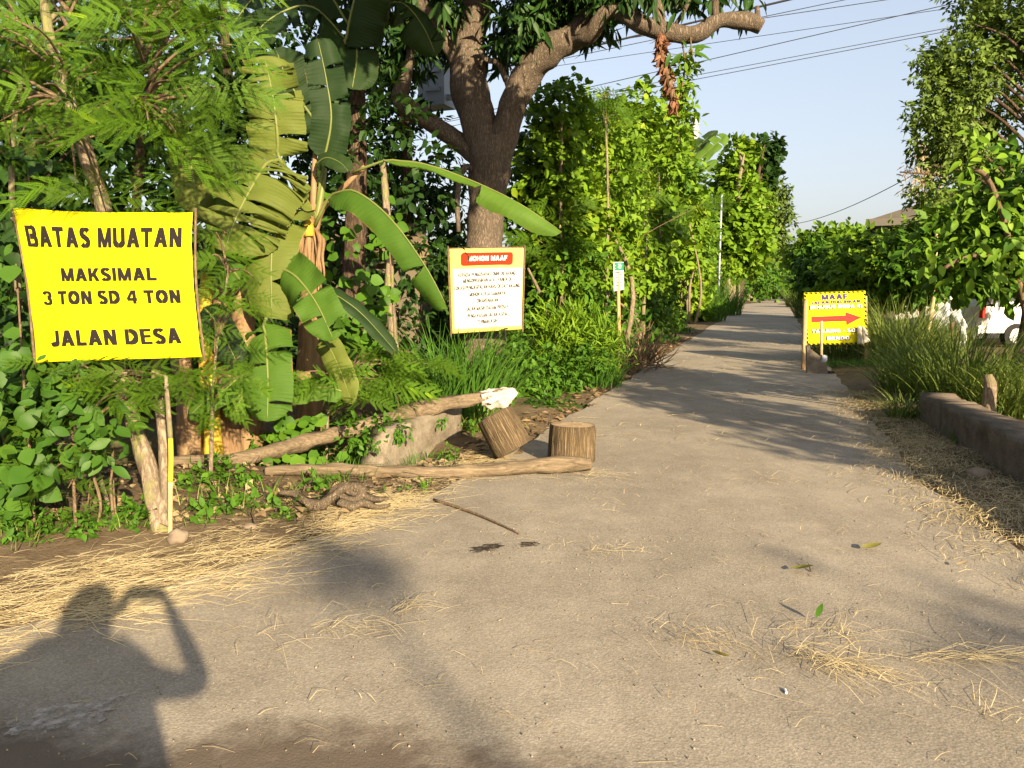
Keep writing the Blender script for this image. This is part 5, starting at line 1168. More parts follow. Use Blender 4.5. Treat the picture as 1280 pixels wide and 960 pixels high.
leafy('broadleaf_shrub', 'dark leafy thicket behind the banner at the left edge', 'shrub', P(-20, 600, 6.0), [[(-20, 600, 6.0), (-30, 400, 6.0), (-10, 250, 6.1)]], [(-150, 60, 180, 620, 5.6, 6.4)], 260, (6, .38, .2, .2, .35, .12), .17, 'dark', 23)
leafy('creeper', 'heart-leaved creeper on thin stems between the banana and the tall grass', 'creeper', P(460, 520, 8.3), [[(500, 540, 8.3), (494, 440, 8.3), (488, 330, 8.4), (485, 290, 8.5)], [(455, 520, 8.2), (450, 440, 8.2), (440, 350, 8.3)]],
      [(430, 490, 340, 430, 8.0, 8.4, 1), (425, 480, 390, 460, 7.9, 8.3, 1.4), (380, 500, 240, 340, 8.4, 8.9, .8)], 190, (6, .46, .15, .15, .3, .25), .125, 'hedge2', 27)
leafy('ground_creeper', 'round-leaved creeper at the foot of the banana stems', 'creeper', P(340, 560, 7.3), [], [(340, 400, 515, 560, 7.0, 7.4, 2), (300, 440, 560, 590, 6.6, 7.0, 1)], 90, (6, .5, .1, .1, .4, .3), .11, 'hedge2', 29, face=(.1, -.5, .8))
tubeT = thing('thin_trunk', 'thin pale trunk wound with creeper behind the long banana leaf', 'tree', P(492, 500, 9.0) * 1)
tubeT.location.z = 0
tubeP('trunk', [(498, 470, 9.0), (492, 430, 9.0), (487, 370, 9.0), (486, 300, 9.1), (478, 200, 9.2)], [.06, .055, .05, .045, .035], 'bark_pale', tubeT, 9, 5, .25, -.02)
mclumps = []
for u, v, d, rx in ((470, 150, 9.3, .5), (520, 220, 9.4, .45), (440, 200, 9.6, .5), (545, 300, 9.6, .35), (520, 330, 9.5, .4)): p = P(u, v, d); mclumps.append((p.x, p.y, p.z, rx, rx, rx))
foliage('crown', tubeT, MAT['dark'], mclumps, 110, 7, T_OVATE, .13, 31)

# ------------------------------------------------------------------ background trees, left
def tree(name, label, base, trunkr, height, clumps, n, per, tmpl, size, mat, seed, bark='bark_dark', cat='tree', group=None, nl=None, lean=(0, 0), **kw):
    T = thing(name, label, cat, (base[0], base[1], zat(base[0], base[1])), group)
    top = Vector((base[0] + lean[0], base[1] + lean[1], height)); b0 = Vector((base[0], base[1], zat(base[0], base[1]) - .08))
    mb = MB(); r = rng(seed); q = [b0.lerp(top, t) + Vector((r.normal() * .05 * height / 5, r.normal() * .05 * height / 5, 0)) * (1 if 0 < t < 1 else 0) for t in (0, .12, .35, .6, .82, 1)]
    mb.tube(q, [trunkr * x for x in (1.25, 1, .85, .65, .4, .15)], 10, sub=4, rough=.14, seed=seed); mb.obj('trunk', MAT[bark], T, True)
    cl = [(c[0], c[1], c[2], *(c[3:])) for c in clumps]
    mb = MB()
    for c in cl[:nl]:
        zt = min(max(c[2] - .25 * height * .5, .25 * height), height * .9); t = (zt - b0.z) / (top.z - b0.z); a = b0.lerp(top, t); e = Vector(c[:3]); mb.tube([a, a.lerp(e, .5) + Vector((0, 0, .12 * (e - a).length)), e], [trunkr * .42, trunkr * .25, .012], 6, sub=4, rough=.15)
    o = mb.obj('limbs', MAT[bark], T, True); o['kind'] = 'stuff'
    foliage('crown', T, MAT[mat], cl, n, per, tmpl, size, seed, **kw); return T
def cl_px(lst): return [(*P(u, v, d), px(rx, d), px(rx, d) * .9, px(rz, d), *w) for u, v, d, rx, rz, *w in lst]
def bxy(u, d): p = P(u, 450, d); return (p.x, p.y)
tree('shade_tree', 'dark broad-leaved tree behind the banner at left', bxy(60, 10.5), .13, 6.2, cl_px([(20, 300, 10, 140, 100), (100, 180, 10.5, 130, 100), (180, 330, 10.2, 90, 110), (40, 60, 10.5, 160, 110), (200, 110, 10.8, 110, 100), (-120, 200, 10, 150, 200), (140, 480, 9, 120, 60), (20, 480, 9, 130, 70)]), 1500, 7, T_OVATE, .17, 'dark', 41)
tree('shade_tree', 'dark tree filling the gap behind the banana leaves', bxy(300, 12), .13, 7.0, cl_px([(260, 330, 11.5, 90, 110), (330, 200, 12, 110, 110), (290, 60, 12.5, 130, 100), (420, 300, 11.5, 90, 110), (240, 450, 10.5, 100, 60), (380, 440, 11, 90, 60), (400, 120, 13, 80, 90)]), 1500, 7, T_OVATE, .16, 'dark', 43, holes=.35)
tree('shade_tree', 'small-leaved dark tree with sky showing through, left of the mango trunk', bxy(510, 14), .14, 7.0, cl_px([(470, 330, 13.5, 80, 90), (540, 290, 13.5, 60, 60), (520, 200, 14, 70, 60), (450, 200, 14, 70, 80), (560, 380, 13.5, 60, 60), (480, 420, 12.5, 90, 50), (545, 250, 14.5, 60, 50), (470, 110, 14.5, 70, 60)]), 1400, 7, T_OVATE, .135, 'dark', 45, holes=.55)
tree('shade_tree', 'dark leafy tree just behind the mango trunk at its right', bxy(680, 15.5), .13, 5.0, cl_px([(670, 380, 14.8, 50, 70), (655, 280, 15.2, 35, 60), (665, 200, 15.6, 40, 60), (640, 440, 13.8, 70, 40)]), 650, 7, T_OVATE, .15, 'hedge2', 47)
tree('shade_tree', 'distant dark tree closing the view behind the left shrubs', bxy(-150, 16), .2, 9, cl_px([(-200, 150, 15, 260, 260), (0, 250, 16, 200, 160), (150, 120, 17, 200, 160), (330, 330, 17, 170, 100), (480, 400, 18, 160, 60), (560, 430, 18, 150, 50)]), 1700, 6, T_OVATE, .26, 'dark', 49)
# weathered thatch roof glimpsed behind the banana
c = P(450, 330, 12.6); T = thing('old_shed', 'weathered dark shed roof glimpsed behind the banana stem', 'shed', (c.x, c.y + .8, 0))
mb = MB(); mb.box((c.x, c.y + .9, 1.05), (2.0, 1.3, 2.1)); mb.obj('wall', MAT['roof'], T)
for k in range(9):
    mb = MB(); e = P(400, 370, 12.3); z = 1.95 + k * .075; mb.box((c.x, c.y + .1 + k * .10, z + .05), (2.3 - .05 * k, .16, .03), Matrix.Rotation(.65, 3, 'X')); mb.obj('roof_plank', MAT['log'], T)
def gc(u, v, d, *a, **k):
    p = P(u, v, d); a = list(a); return grass_clump('grass_clump', a[0], Vector((p.x, p.y, zat(p.x, p.y))), MAT[a[1]], *a[2:], **k)
def dd(u, d): return max(d, 2721 / max(14, 962 - u))
# ------------------------------------------------------------------ hedge and trees along the left of the road
def hedge(name, label, cat, u0, d, clumps, n, per, tmpl, size, mat, seed, h, trunkr=.06, stems=2, bark='bark_pale', **kw):
    cs = [(u, v, dd(u + rx, d_), rx, rz) for u, v, d_, rx, rz in clumps]; k = sum(c[2] for c in cs) / sum(c[2] for c in clumps); cl = cl_px(cs); size *= k ** .75
    d = dd(u0 + 20, d); b = bxy(u0, d); T = thing(name, label, cat, (b[0], b[1], zat(*b)))
    r = rng(seed)
    for k in range(stems):
        bx = b[0] + r.normal() * .3; by = b[1] + r.normal() * .25; c = cl[int(r.integers(len(cl)))]
        mb = MB(); mb.tube([Vector((bx, by, zat(bx, by) - .05)), Vector((bx + r.normal() * .12, by - .1, h * .4)), Vector((c[0], c[1], max(h * .75, c[2])))], [trunkr, trunkr * .8, trunkr * .3], 8, sub=5, rough=.25, seed=k); mb.obj('stem', MAT[bark], T, True)
    foliage('foliage', T, MAT[mat], cl, n, per, tmpl, size, seed, **kw); return T
tree('leafy_tree', 'tall leafy sapling with round pale leaves right of the mango fork', bxy(700, 14.8), .09, 4.6, cl_px([(700, 140, 14.8, 38, 40), (690, 210, 14.7, 45, 50), (715, 270, 14.5, 45, 50), (690, 330, 14.3, 40, 50)]), 560, 7, T_ROUND, .15, 'hedge', 51, bark='bark_pale')
hedge('hedge_shrub', 'bushy creeper-covered shrub standing behind the notice at its right', 'shrub', 690, 14.6, [(680, 390, 14.2, 45, 60), (710, 350, 14.2, 45, 55), (730, 420, 13.9, 45, 45), (660, 440, 13.5, 45, 30)], 620, 7, T_OVATE, .13, 'hedge2', 53, 2.5)
hedge('hedge_shrub', 'tall yellow-green shrub of the hedge above the information sign', 'shrub', 755, 16.2, [(755, 190, 16.2, 55, 55), (745, 260, 16, 55, 55), (775, 330, 15.6, 50, 55), (800, 400, 15.2, 45, 45), (740, 340, 15.7, 45, 50), (715, 230, 16, 30, 50)], 1250, 7, T_OVATE, .15, 'hedge', 55, 4.2)
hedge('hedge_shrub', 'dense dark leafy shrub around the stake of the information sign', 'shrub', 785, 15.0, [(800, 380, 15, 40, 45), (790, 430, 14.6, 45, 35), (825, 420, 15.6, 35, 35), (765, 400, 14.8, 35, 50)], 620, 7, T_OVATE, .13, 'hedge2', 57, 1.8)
hedge('hedge_shrub', 'broad yellow-green shrub in the middle of the hedge', 'shrub', 815, 18.2, [(815, 180, 18.4, 45, 50), (825, 240, 18.2, 50, 50), (840, 310, 17.8, 45, 50), (850, 370, 17.4, 38, 38), (800, 280, 18, 45, 50)], 1150, 7, T_ROUND, .17, 'hedge', 59, 4.5)
hedge('hedge_shrub', 'low rounded shrub near the road bend of the hedge', 'shrub', 862, 20.5, [(850, 300, 20.6, 32, 40), (852, 350, 20.2, 30, 35), (845, 260, 20.8, 32, 30), (868, 385, 19.8, 16, 16), (862, 330, 20, 24, 40)], 620, 7, T_OVATE, .17, 'hedge', 61, 3.2)
hedge('hedge_shrub', 'shrub covered in small creeper leaves beneath the far banana', 'shrub', 858, 22.5, [(850, 228, 22.5, 26, 26), (868, 275, 22.3, 20, 40), (838, 215, 22, 24, 30), (880, 330, 25, 10, 40)], 460, 7, T_OVATE, .17, 'hedge2', 63, 4.6)
hedge('hedge_shrub', 'creeper-draped shrub filling the hedge left of the dead vine', 'shrub', 740, 17.5, [(700, 200, 17, 45, 50), (735, 160, 17, 40, 40), (775, 220, 17.4, 45, 60), (720, 300, 16.8, 45, 60), (690, 260, 16.4, 30, 60), (760, 290, 17, 45, 50)], 1000, 7, T_OVATE, .15, 'hedge', 64, 4.4)
hedge('hedge_shrub', 'sunlit shrub filling the hedge between the two poles', 'shrub', 815, 24, [(800, 160, 22, 35, 45), (830, 200, 24, 35, 40), (850, 260, 26, 35, 40), (820, 300, 23, 40, 50), (870, 310, 30, 25, 50), (855, 370, 26, 30, 30)], 1100, 7, T_ROUND, .2, 'hedge', 66, 4.8)
# feathery sprays sticking out of the hedge top
def spray(label, u, v, d, n, size, seed, stem, sp=(28, 30)):
    d0_ = d; d = dd(u + sp[0] * .7, d); size *= d / d0_; b = bxy(u, d); bb = Vector((b[0], b[1], 0)); r = rng(seed); tips = []
    for i in range(n):
        uu, vv = u + r.normal() * sp[0] * .5, v + abs(r.normal()) * sp[1] - 6; p = P(uu, vv, d + r.normal() * .15); tips.append((p.x, p.y, p.z, uu, vv))
    return feathery('feathery_shrub', label, bb, [(u + 3, (v + 420) / 2, d), (u, v + 30, d), (u, v, d)], tips, 5, size, seed, .035)
spray('feathery sapling poking above the hedge left of the dead vine', 757, 120, 15.6, 9, .42, 71, None)
spray('feathery spray beside the green creeper on the dead vine', 822, 145, 16.4, 9, .42, 73, None, (30, 30))
spray('feathery branches draped over the middle of the hedge', 700, 250, 13.9, 22, .42, 75, None, (50, 100))
spray('feathery branches hanging over the hedge above the sign stake', 765, 215, 15.2, 26, .45, 77, None, (60, 95))
spray('feathery branches low on the hedge just before the lamp post', 850, 285, 17.2, 18, .45, 79, None, (50, 60))
V = thing('creeper', 'green leafy creeper hanging beside the dead brown vine', 'creeper', P(850, 44, 10.9))
mb = MB(); mb.tube([P(850, 42, 10.75), P(856, 80, 10.9), P(850, 130, 11.0), P(848, 190, 11.1)], [.014, .012, .01, .006], 6, sub=4, rough=.3); mb.obj('stem', MAT['stem'], V, True)
foliage('foliage', V, MAT['hedge'], cl_px([(858, 84, 10.9, 8, 14), (853, 108, 10.9, 12, 18), (856, 140, 11, 12, 22), (846, 172, 11, 16, 24), (838, 205, 11.1, 22, 22)]), 150, 6, T_OVATE, .10, 81)
# roadside trees
tree('roadside_tree', 'tall columnar tree with large pale leaves beside the far road', bxy(905, 60), .42, 11.5, cl_px([(925, 195, 60, 17, 20), (915, 225, 60, 25, 26), (930, 255, 59, 28, 30), (912, 285, 59, 30, 28), (932, 300, 59, 26, 26), (922, 325, 59, 28, 14), (920, 178, 60, 7, 12)]), 950, 7, T_ROUND, .50, 'hedge', 83, bark='bark_pale', lean=(1, 0))
tree('roadside_tree', 'dark-crowned tree behind the columnar roadside tree', bxy(920, 76), .4, 15.0, cl_px([(955, 190, 76, 18, 14), (962, 208, 76, 10, 12), (945, 205, 76, 16, 16), (945, 230, 76, 16, 20)]), 330, 7, T_ROUND, .62, 'dark', 85, lean=(2, 0))
tree('roadside_tree', 'pale dry-looking tree with small leaves at the far left of the road', bxy(932, 92), .45, 14.0, cl_px([(968, 240, 92, 14, 14), (972, 270, 92, 16, 18), (960, 295, 92, 20, 20), (975, 320, 91, 16, 12), (950, 270, 92, 16, 22)]), 620, 7, T_OVATE, .55, 'olive', 87, bark='bark_pale', lean=(2, 0))
tree('roadside_tree', 'low spreading tree at the far end of the road', bxy(955, 150), .4, 9, cl_px([(968, 318, 150, 16, 14), (985, 328, 152, 14, 10), (960, 333, 148, 14, 10)]), 300, 7, T_OVATE, .85, 'hedge2', 89)
for k, (u, lab) in enumerate(((907, 'thickest bare trunk in the row beside the lamp post'), (914, 'bare trunk second from the lamp post in the roadside row'), (920, 'slim bare trunk third in the roadside row'), (925, 'slim bare trunk fourth in the roadside row'), (930, 'leaning bare trunk near the grass at the row end'), (935, 'bare trunk at the far end of the roadside row'))):
    d = 3150 / (962 - u); rr = px((3.6, 2.6, 2.0, 2.0, 1.8, 1.9)[k], d); b = bxy(u, d); hb = px(38, d); T = thing('roadside_tree', lab, 'tree', (b[0], b[1], 0), 'bare trunks in a row along the road')
    mb = MB(); mb.tube([Vector((b[0], b[1], -.1)), Vector((b[0] + (.3 if k == 4 else .03), b[1], hb * .5)), Vector((b[0] + (.7 if k == 4 else .0), b[1], hb))], [rr, rr * .85, rr * .6], 9, sub=3, rough=.15, seed=k); mb.obj('trunk', MAT['bark_pale'], T, True)
    foliage('crown', T, MAT['hedge'], [(b[0], b[1], hb + px(10, d), px(12, d), px(12, d), px(12, d))], 60, 6, T_ROUND, px(4.5, d), 300 + k)
# weeds and grasses of the left verge
def weeds(name, label, cl, n, per, tmpl, size, mat, seed, cat='weeds', **kw):
    c = cl[0]; o = foliage(name, None, MAT[mat], cl, n, per, tmpl, size, seed, **kw); 
    V = np.zeros(len(o.data.vertices) * 3, np.float32); o.data.vertices.foreach_get('co', V); V = V.reshape(-1, 3); V[:, 2] = np.maximum(V[:, 2], gh(V[:, :2]) + .006) if len(V) < 90000 else V[:, 2]
    o.data.vertices.foreach_set('co', V.ravel()); o.data.update()
    meta(o, label, cat, None, 'stuff'); return o
weeds('weed_bush', 'leafy low weeds between the rag and the information sign', cl_px([(650, 490, 11.2, 45, 32), (690, 480, 11.8, 50, 40), (640, 460, 11.6, 40, 40), (720, 465, 12.4, 45, 36), (690, 515, 10.3, 35, 18), (745, 475, 13, 25, 18)]), 900, 7, T_OVATE, .085, 'weed', 101)
weeds('weed_bush', 'narrow-leaved weeds before the hedge near the sign stake', cl_px([(725, 440, 12.9, 45, 50), (700, 430, 12.8, 40, 40), (750, 450, 13.2, 25, 40)]), 620, 7, T_SLIM, .16, 'hedge', 103, droop=-.3)
weeds('ground_weeds', 'low green weeds on the bank around the two logs', cl_px([(240, 606, 5.8, 26, 12), (290, 600, 5.9, 30, 10), (325, 632, 5.5, 30, 8), (262, 636, 5.25, 36, 10), (275, 585, 6.1, 30, 8), (370, 640, 5.35, 20, 6), (400, 600, 6.0, 24, 5)]), 190, 5, T_OVATE, .055, 'weed', 105, sizevar=.6)
gc(255, 640, 5.25, 'wiry grass tuft right of the yellow stake', 'grass', 70, .32, .16, .005, .7, 1.3, 133, dry=.3)
gc(315, 628, 5.55, 'wiry grass tuft before the left end of the ground log', 'grass', 70, .34, .16, .005, .8, 1.3, 134, dry=.35)
gc(425, 596, 6.25, 'thin grass under the middle of the ground log', 'grass_lush', 120, .3, .16, .005, .6, 1.0, 135, dry=.3)
r = rng(141); pts = sample(800, (-3.2, -.6, 4.9, 6.7), lambda q: (road_sd(q) > .15) * .8, 142); pz = np.column_stack([pts, gh(pts) + .012])
V, Q, nq = scatter(leaf_t(4, .28, .3, .4), pz, unit(r.normal(size=(800, 3)) * [1, 1, .2]), unit(r.normal(size=(800, 3)) * .5 + [0, 0, 1]), .03 + r.random(800) * .07)
o = link('dry_leaf_litter', mesh_np('dry_leaf_litter', V, Q, MAT['dryleaf'], np.repeat(r.random(800), nq))); meta(o, 'brown dry leaves on the bank round the ground log', None, None, 'stuff')
pts = sample(420, (-3.4, -.5, 4.7, 6.9), lambda q: (road_sd(q) > .1) * .8, 143); pz = np.column_stack([pts, gh(pts) + .01])
V, Q, var = strands('twig_litter', None, pz, r.random(420) * 6.28, .08 + .3 * r.random(420), .009, 144, .8, .03)
o = link('twig_litter', mesh_np('twig_litter', V, Q, MAT['root'])); meta(o, 'broken twigs on the bank round the ground log', None, None, 'stuff')
weeds('ground_weeds', 'low weeds and creepers over the broken wall', cl_px([(450, 545, 6.7, 20, 18), (490, 535, 7.0, 30, 8), (535, 520, 7.6, 30, 5), (590, 525, 8.2, 20, 6)]), 90, 6, T_OVATE, .055, 'weed', 107)
weeds('ground_weeds', 'weeds and seedlings at the foot of the left shrubs', cl_px([(20, 660, 4.75, 45, 16), (80, 662, 4.75, 40, 12), (150, 640, 4.95, 30, 12), (-60, 660, 4.8, 60, 25), (180, 650, 4.9, 22, 10)]), 330, 6, T_OVATE, .045, 'weed', 109)
weeds('ground_weeds', 'weeds growing in the ditch under the raised pole', cl_px([(345, 585, 6.9, 35, 10), (385, 578, 7.2, 35, 10), (430, 570, 7.3, 20, 10), (430, 535, 7.9, 40, 16), (300, 555, 7.4, 40, 14)]), 260, 6, T_OVATE, .06, 'hedge2', 111)
weeds('ground_weeds', 'scattered seedlings in the straw before the ground log', cl_px([(405, 618, 5.75, 8, 4), (530, 607, 6.0, 8, 3), (505, 612, 5.9, 6, 3), (480, 618, 5.8, 6, 3), (560, 568, 6.9, 12, 6), (455, 640, 5.5, 6, 3), (350, 650, 5.2, 14, 5)]), 60, 6, T_OVATE, .035, 'weed', 113)
weeds('ground_weeds', 'undergrowth along the far left edge of the road', cl_px([(u, v, dd(u + rx, 15), rx, rz) for u, v, rx, rz in ((815, 432, 22, 12), (848, 412, 20, 12), (872, 398, 18, 12), (790, 450, 18, 10), (925, 376, 12, 6))]), 520, 6, T_OVATE, .13, 'hedge2', 115)
gc(560, 490, 8.9, 'tall lush grass clump left of the mango base', 'grass_lush', 420, .55, 1.05, .024, .30, 1.3, 121)
gc(520, 500, 8.4, 'lush grass clump at the edge of the feathery shrub', 'grass_lush', 200, .32, .8, .018, .35, 1.2, 122)
gc(605, 485, 9.6, 'grass clump with long bending blades under the notice', 'grass_lush', 190, .35, .95, .022, .5, 1.6, 123)
gc(720, 480, 12.6, 'fine grass tuft on the verge before the sign stake', 'grass_lush', 320, .6, .8, .014, .5, 1.5, 124)
gc(745, 490, 12.2, 'short grass fringe beside the sign stake', 'grass_lush', 160, .4, .4, .012, .5, 1.4, 125)
gc(897, 392, 44, 'dark green grass clump by the lamp post', 'grass_lush', 420, 1.3, 1.7, .05, .3, 1.0, 126)
gc(880, 400, 36, 'grass clump at the hedge foot beside the far road', 'grass_lush', 300, 1.0, 1.2, .04, .35, 1.1, 127)
gc(937, 375, 105, 'low grass mound at the end of the trunk row', 'grass_lush', 260, 2.0, 1.5, .10, .5, 1.0, 128)
gc(150, 655, 4.95, 'small fresh grass tuft beside the forked trunk', 'grass', 80, .24, .12, .005, .7, 1.0, 129)
gc(40, 668, 4.7, 'small grass tuft under the left shrubs', 'grass', 80, .3, .12, .005, .7, 1.0, 130)
gc(520, 575, 6.85, 'short grass at the foot of the broken wall', 'grass_lush', 260, .4, .13, .005, .5, .9, 131)
gc(600, 510, 8.4, 'grass hanging beside the rag', 'grass', 90, .2, .5, .012, .6, 1.8, 132)
# heap of dry brushwood behind the stake
f = G(800, 465); T = thing('brushwood_heap', 'heap of dry brown brushwood beside the sign stake', 'brushwood', (f.x, f.y + .2, 0)); r = rng(140); mb = MB()
for i in range(150):
    a = Vector((f.x + r.normal() * .22, f.y + .25 + r.normal() * .2, .02 + abs(r.normal()) * .18)); an = r.normal() * .9 + 1.57; L = .3 + .5 * r.random(); e = a + Vector((math.cos(an) * L * .8, r.normal() * .2, math.sin(an) * L * .9)); e.z = max(.03, e.z)
    mb.tube([a, a.lerp(e, .5) + Vector((r.normal() * .03, r.normal() * .03, r.normal() * .02)), e], [.010, .008, .004], 5)
o = mb.obj('twigs', MAT['stem'], T); o['kind'] = 'stuff'

# ------------------------------------------------------------------ right side
gc(1195, 505, 10.2, 'largest grass clump of long arching blades by the low wall', 'grass', 620, .55, 1.15, .018, .62, 1.25, 151, dry=.18)
gc(1262, 520, 9.4, 'arching grass clump behind the low wall at the right edge', 'grass', 420, .5, .85, .016, .7, 1.4, 152, dry=.16)
gc(1140, 485, 11.4, 'loose grass clump between the low wall and the detour sign', 'grass', 330, .45, .9, .018, .7, 1.5, 153, dry=.2)
gc(1330, 530, 9.2, 'grass clump at the right edge beyond the low wall', 'grass', 320, .6, .85, .016, .7, 1.3, 154)
gc(1118, 452, 15.8, 'rounded olive grass mound beside the detour sign', 'grass_olive', 900, .65, 1.35, .016, .5, 1.25, 155, dry=.1)
gc(1165, 450, 16.5, 'olive grass mound behind the large grass clump', 'grass_olive', 600, .6, 1.0, .016, .6, 1.2, 156)
gc(1064, 458, 17.0, 'grass clump behind the detour sign', 'grass', 420, .8, .9, .02, .6, 1.2, 157)
gc(1052, 420, 22, 'dark grass clump behind the top of the detour sign', 'grass', 620, .8, 1.2, .022, .45, 1.2, 158, dry=.05)
gc(1016, 393, 40, 'grass clump farther along the right road edge', 'grass', 420, .9, 1.5, .04, .45, 1.2, 159, dry=.05)
gc(1004, 381, 62, 'grass clump far along the right road edge', 'grass', 300, 1.3, 1.8, .07, .5, 1.1, 160)
gc(1060, 465, 15.4, 'short mown grass patch under the detour sign', 'grass_lush', 700, .7, .16, .008, .6, 1.0, 161, dry=.25, ell=(1.1, .5))
gc(1225, 470, 12.5, 'grass clump in front of the white van', 'grass', 380, .8, .36, .012, .6, 1.3, 162, dry=.25)
gc(1290, 470, 12.5, 'grass clump in front of the white van at the frame edge', 'grass', 300, .8, .3, .012, .7, 1.3, 163, dry=.3)
gc(1128, 535, 9.2, 'small dark grass tuft at the far end of the low wall', 'grass', 120, .16, .42, .012, .7, 1.6, 164)
gc(1200, 565, 7.6, 'tiny green weed tuft against the low wall', 'grass_lush', 60, .07, .14, .010, .5, 1.0, 165)
def rt(*a, **k): return tree(*a, **k)
# near broad-leaved shrub: leaves as parts, the rest joined
T = leafy('broadleaf_tree', 'near broad-leaved tree overhanging from the right edge', 'tree', P(1340, 560, 8.2), [[(1345, 560, 8.2), (1335, 450, 8.1), (1310, 330, 7.9), (1290, 220, 7.8)], [(1340, 500, 8.2), (1280, 340, 7.8), (1220, 320, 7.7), (1180, 335, 7.7)], [(1330, 400, 8.0), (1250, 260, 7.7), (1215, 210, 7.7)]],
      [(1150, 1310, 275, 350, 7.2, 8.2, 1.3), (1190, 1320, 190, 280, 7.2, 8.2, 1.4), (1240, 1330, 322, 368, 7.1, 7.8, .6), (1210, 1250, 155, 200, 7.5, 7.9, .25)], 298, (7, .22, .25, .25, .42, .05), .125, 'hedge', 171, face=(-.1, -.55, .8), stemmat='stem', srad=.04)
foliage('foliage', T, MAT['hedge2'], cl_px([(1260, 320, 8.2, 80, 45), (1290, 240, 8.2, 70, 60), (1200, 300, 8.2, 60, 38), (1340, 300, 8.2, 70, 120), (1225, 332, 8.0, 60, 10)]), 620, 7, T_OVATE, .14, 172)
tree('fine_leaved_tree', 'tall airy tree with tiny olive leaves at the upper right', bxy(1270, 14), .09, 7.5, cl_px([(1260, 40, 14, 60, 60), (1215, 100, 13.8, 55, 45), (1290, 120, 14, 80, 80), (1190, 125, 13.8, 45, 26), (1180, 180, 13.6, 45, 24), (1235, 180, 13.8, 65, 45), (1148, 205, 13.5, 28, 12), (1125, 215, 13.4, 14, 5), (1185, 68, 13.7, 40, 7), (1155, 98, 13.6, 30, 6), (1170, 140, 13.6, 34, 8), (1240, -30, 14, 50, 50), (1310, 0, 14, 80, 90), (1250, 240, 14, 80, 50), (1215, 30, 13.8, 34, 24), (1190, 80, 13.8, 40, 12), (1160, 165, 13.6, 30, 10), (1180, 240, 13.8, 40, 30), (1270, 180, 13.9, 70, 60), (1225, 60, 13.8, 50, 40)]), 5000, 9, T_SMALL, .105, 'olive', 175, bark='bark_dark', droop=.2, spread=.8, up=.5, twig=.5, shell=.6, holes=.85)
tree('dry_bamboo', 'bare dry bamboo tops above the house eave', bxy(1160, 18), .05, 4.6, cl_px([(1155, 215, 18, 20, 30), (1165, 190, 18, 22, 14)]), 160, 6, T_SLIM, .16, 'straw', 177, bark='bamboo', cat='bamboo', droop=.4)
rt('broadleaf_tree', 'leafy shrub tree hiding the house front', bxy(1195, 18.2), .08, 3.0, cl_px([(1200, 275, 18.2, 50, 30), (1180, 300, 18.2, 36, 26), (1220, 310, 18, 50, 35), (1175, 340, 18.2, 50, 25), (1250, 260, 18.2, 55, 35), (1135, 325, 18.4, 35, 25), (1280, 320, 18.4, 60, 40), (1150, 355, 18.4, 40, 16)]), 1300, 7, T_OVATE, .18, 'hedge2', 179, bark='bark_dark')
rt('garden_tree', 'yellow-green leafy tree before the eave of the house', bxy(1150, 19), .08, 3.4, cl_px([(1180, 282, 19, 26, 18), (1156, 304, 19, 32, 16), (1112, 322, 19, 34, 20), (1190, 300, 19, 40, 24)]), 700, 7, T_OVATE, .17, 'hedge', 180, bark='bark_dark')
rt('garden_shrub', 'yellow-green shrub right behind the detour sign', bxy(1090, 21), .08, 2.4, cl_px([(1080, 330, 21, 36, 26), (1110, 316, 21, 30, 18), (1060, 350, 20.5, 35, 20), (1140, 345, 20, 40, 24), (1105, 360, 19.5, 45, 20), (1062, 303, 21, 10, 14), (1090, 300, 21, 8, 12), (1128, 296, 21, 9, 14)]), 640, 7, T_OVATE, .20, 'hedge', 181, cat='shrub')
rt('garden_shrub', 'dark dense shrub beside the far road, behind the detour sign at its left', bxy(1030, 40), .1, 3.4, cl_px([(1018, 330, 40, 20, 18), (1036, 345, 39, 24, 18), (1014, 352, 40, 14, 14), (1050, 330, 38, 22, 16), (1022, 312, 40, 9, 9), (1044, 314, 39, 9, 8)]), 460, 7, T_OVATE, .32, 'hedge2', 183, cat='shrub')
rt('roadside_tree', 'rounded tree on the right side of the far road', bxy(1022, 44), .18, 4.6, cl_px([(1020, 308, 44, 20, 11), (1040, 315, 43, 24, 14), (1000, 322, 45, 14, 10), (1060, 308, 42, 18, 12), (1032, 297, 44, 9, 9), (1008, 305, 44, 6, 9), (1052, 294, 43, 6, 8)]), 380, 7, T_ROUND, .36, 'hedge', 185)
rt('roadside_tree', 'tall tree between the far road and the house', bxy(1080, 36), .16, 4.6, cl_px([(1080, 314, 36, 26, 12), (1106, 308, 35, 22, 12), (1060, 325, 36, 26, 14), (1074, 297, 36, 7, 8)]), 380, 7, T_OVATE, .30, 'hedge2', 187)
rt('garden_shrub', 'dense shrub below the house wall behind the white van', bxy(1180, 22.8), .08, 2.4, cl_px([(1150, 345, 23.2, 50, 26), (1200, 325, 24.0, 50, 20), (1250, 318, 24.2, 50, 20)]), 420, 7, T_OVATE, .2, 'hedge2', 189, cat='shrub')
# wooded skyline beyond everything
for k, (u, d, w) in enumerate(((700, 60, 260), (900, 80, 120), (990, 105, 90), (1100, 90, 160), (1300, 70, 240), (420, 50, 260), (100, 45, 300))):
    cc = [(*P(u + dx * w, 345 - 8 * (k % 2), d), px(w * .4, d), 3.5, 2.2) for dx in (-.4, 0, .4)]; cc = [(a, b, min(c, 2.6), e, f_, g_) for a, b, c, e, f_, g_ in cc]
    o = foliage('far_wood', None, MAT['hedge2'], cc, 420, 6, T_OVATE, .55, 400 + k); meta(o, 'far strip of trees closing the horizon', 'trees', 'distant woods')
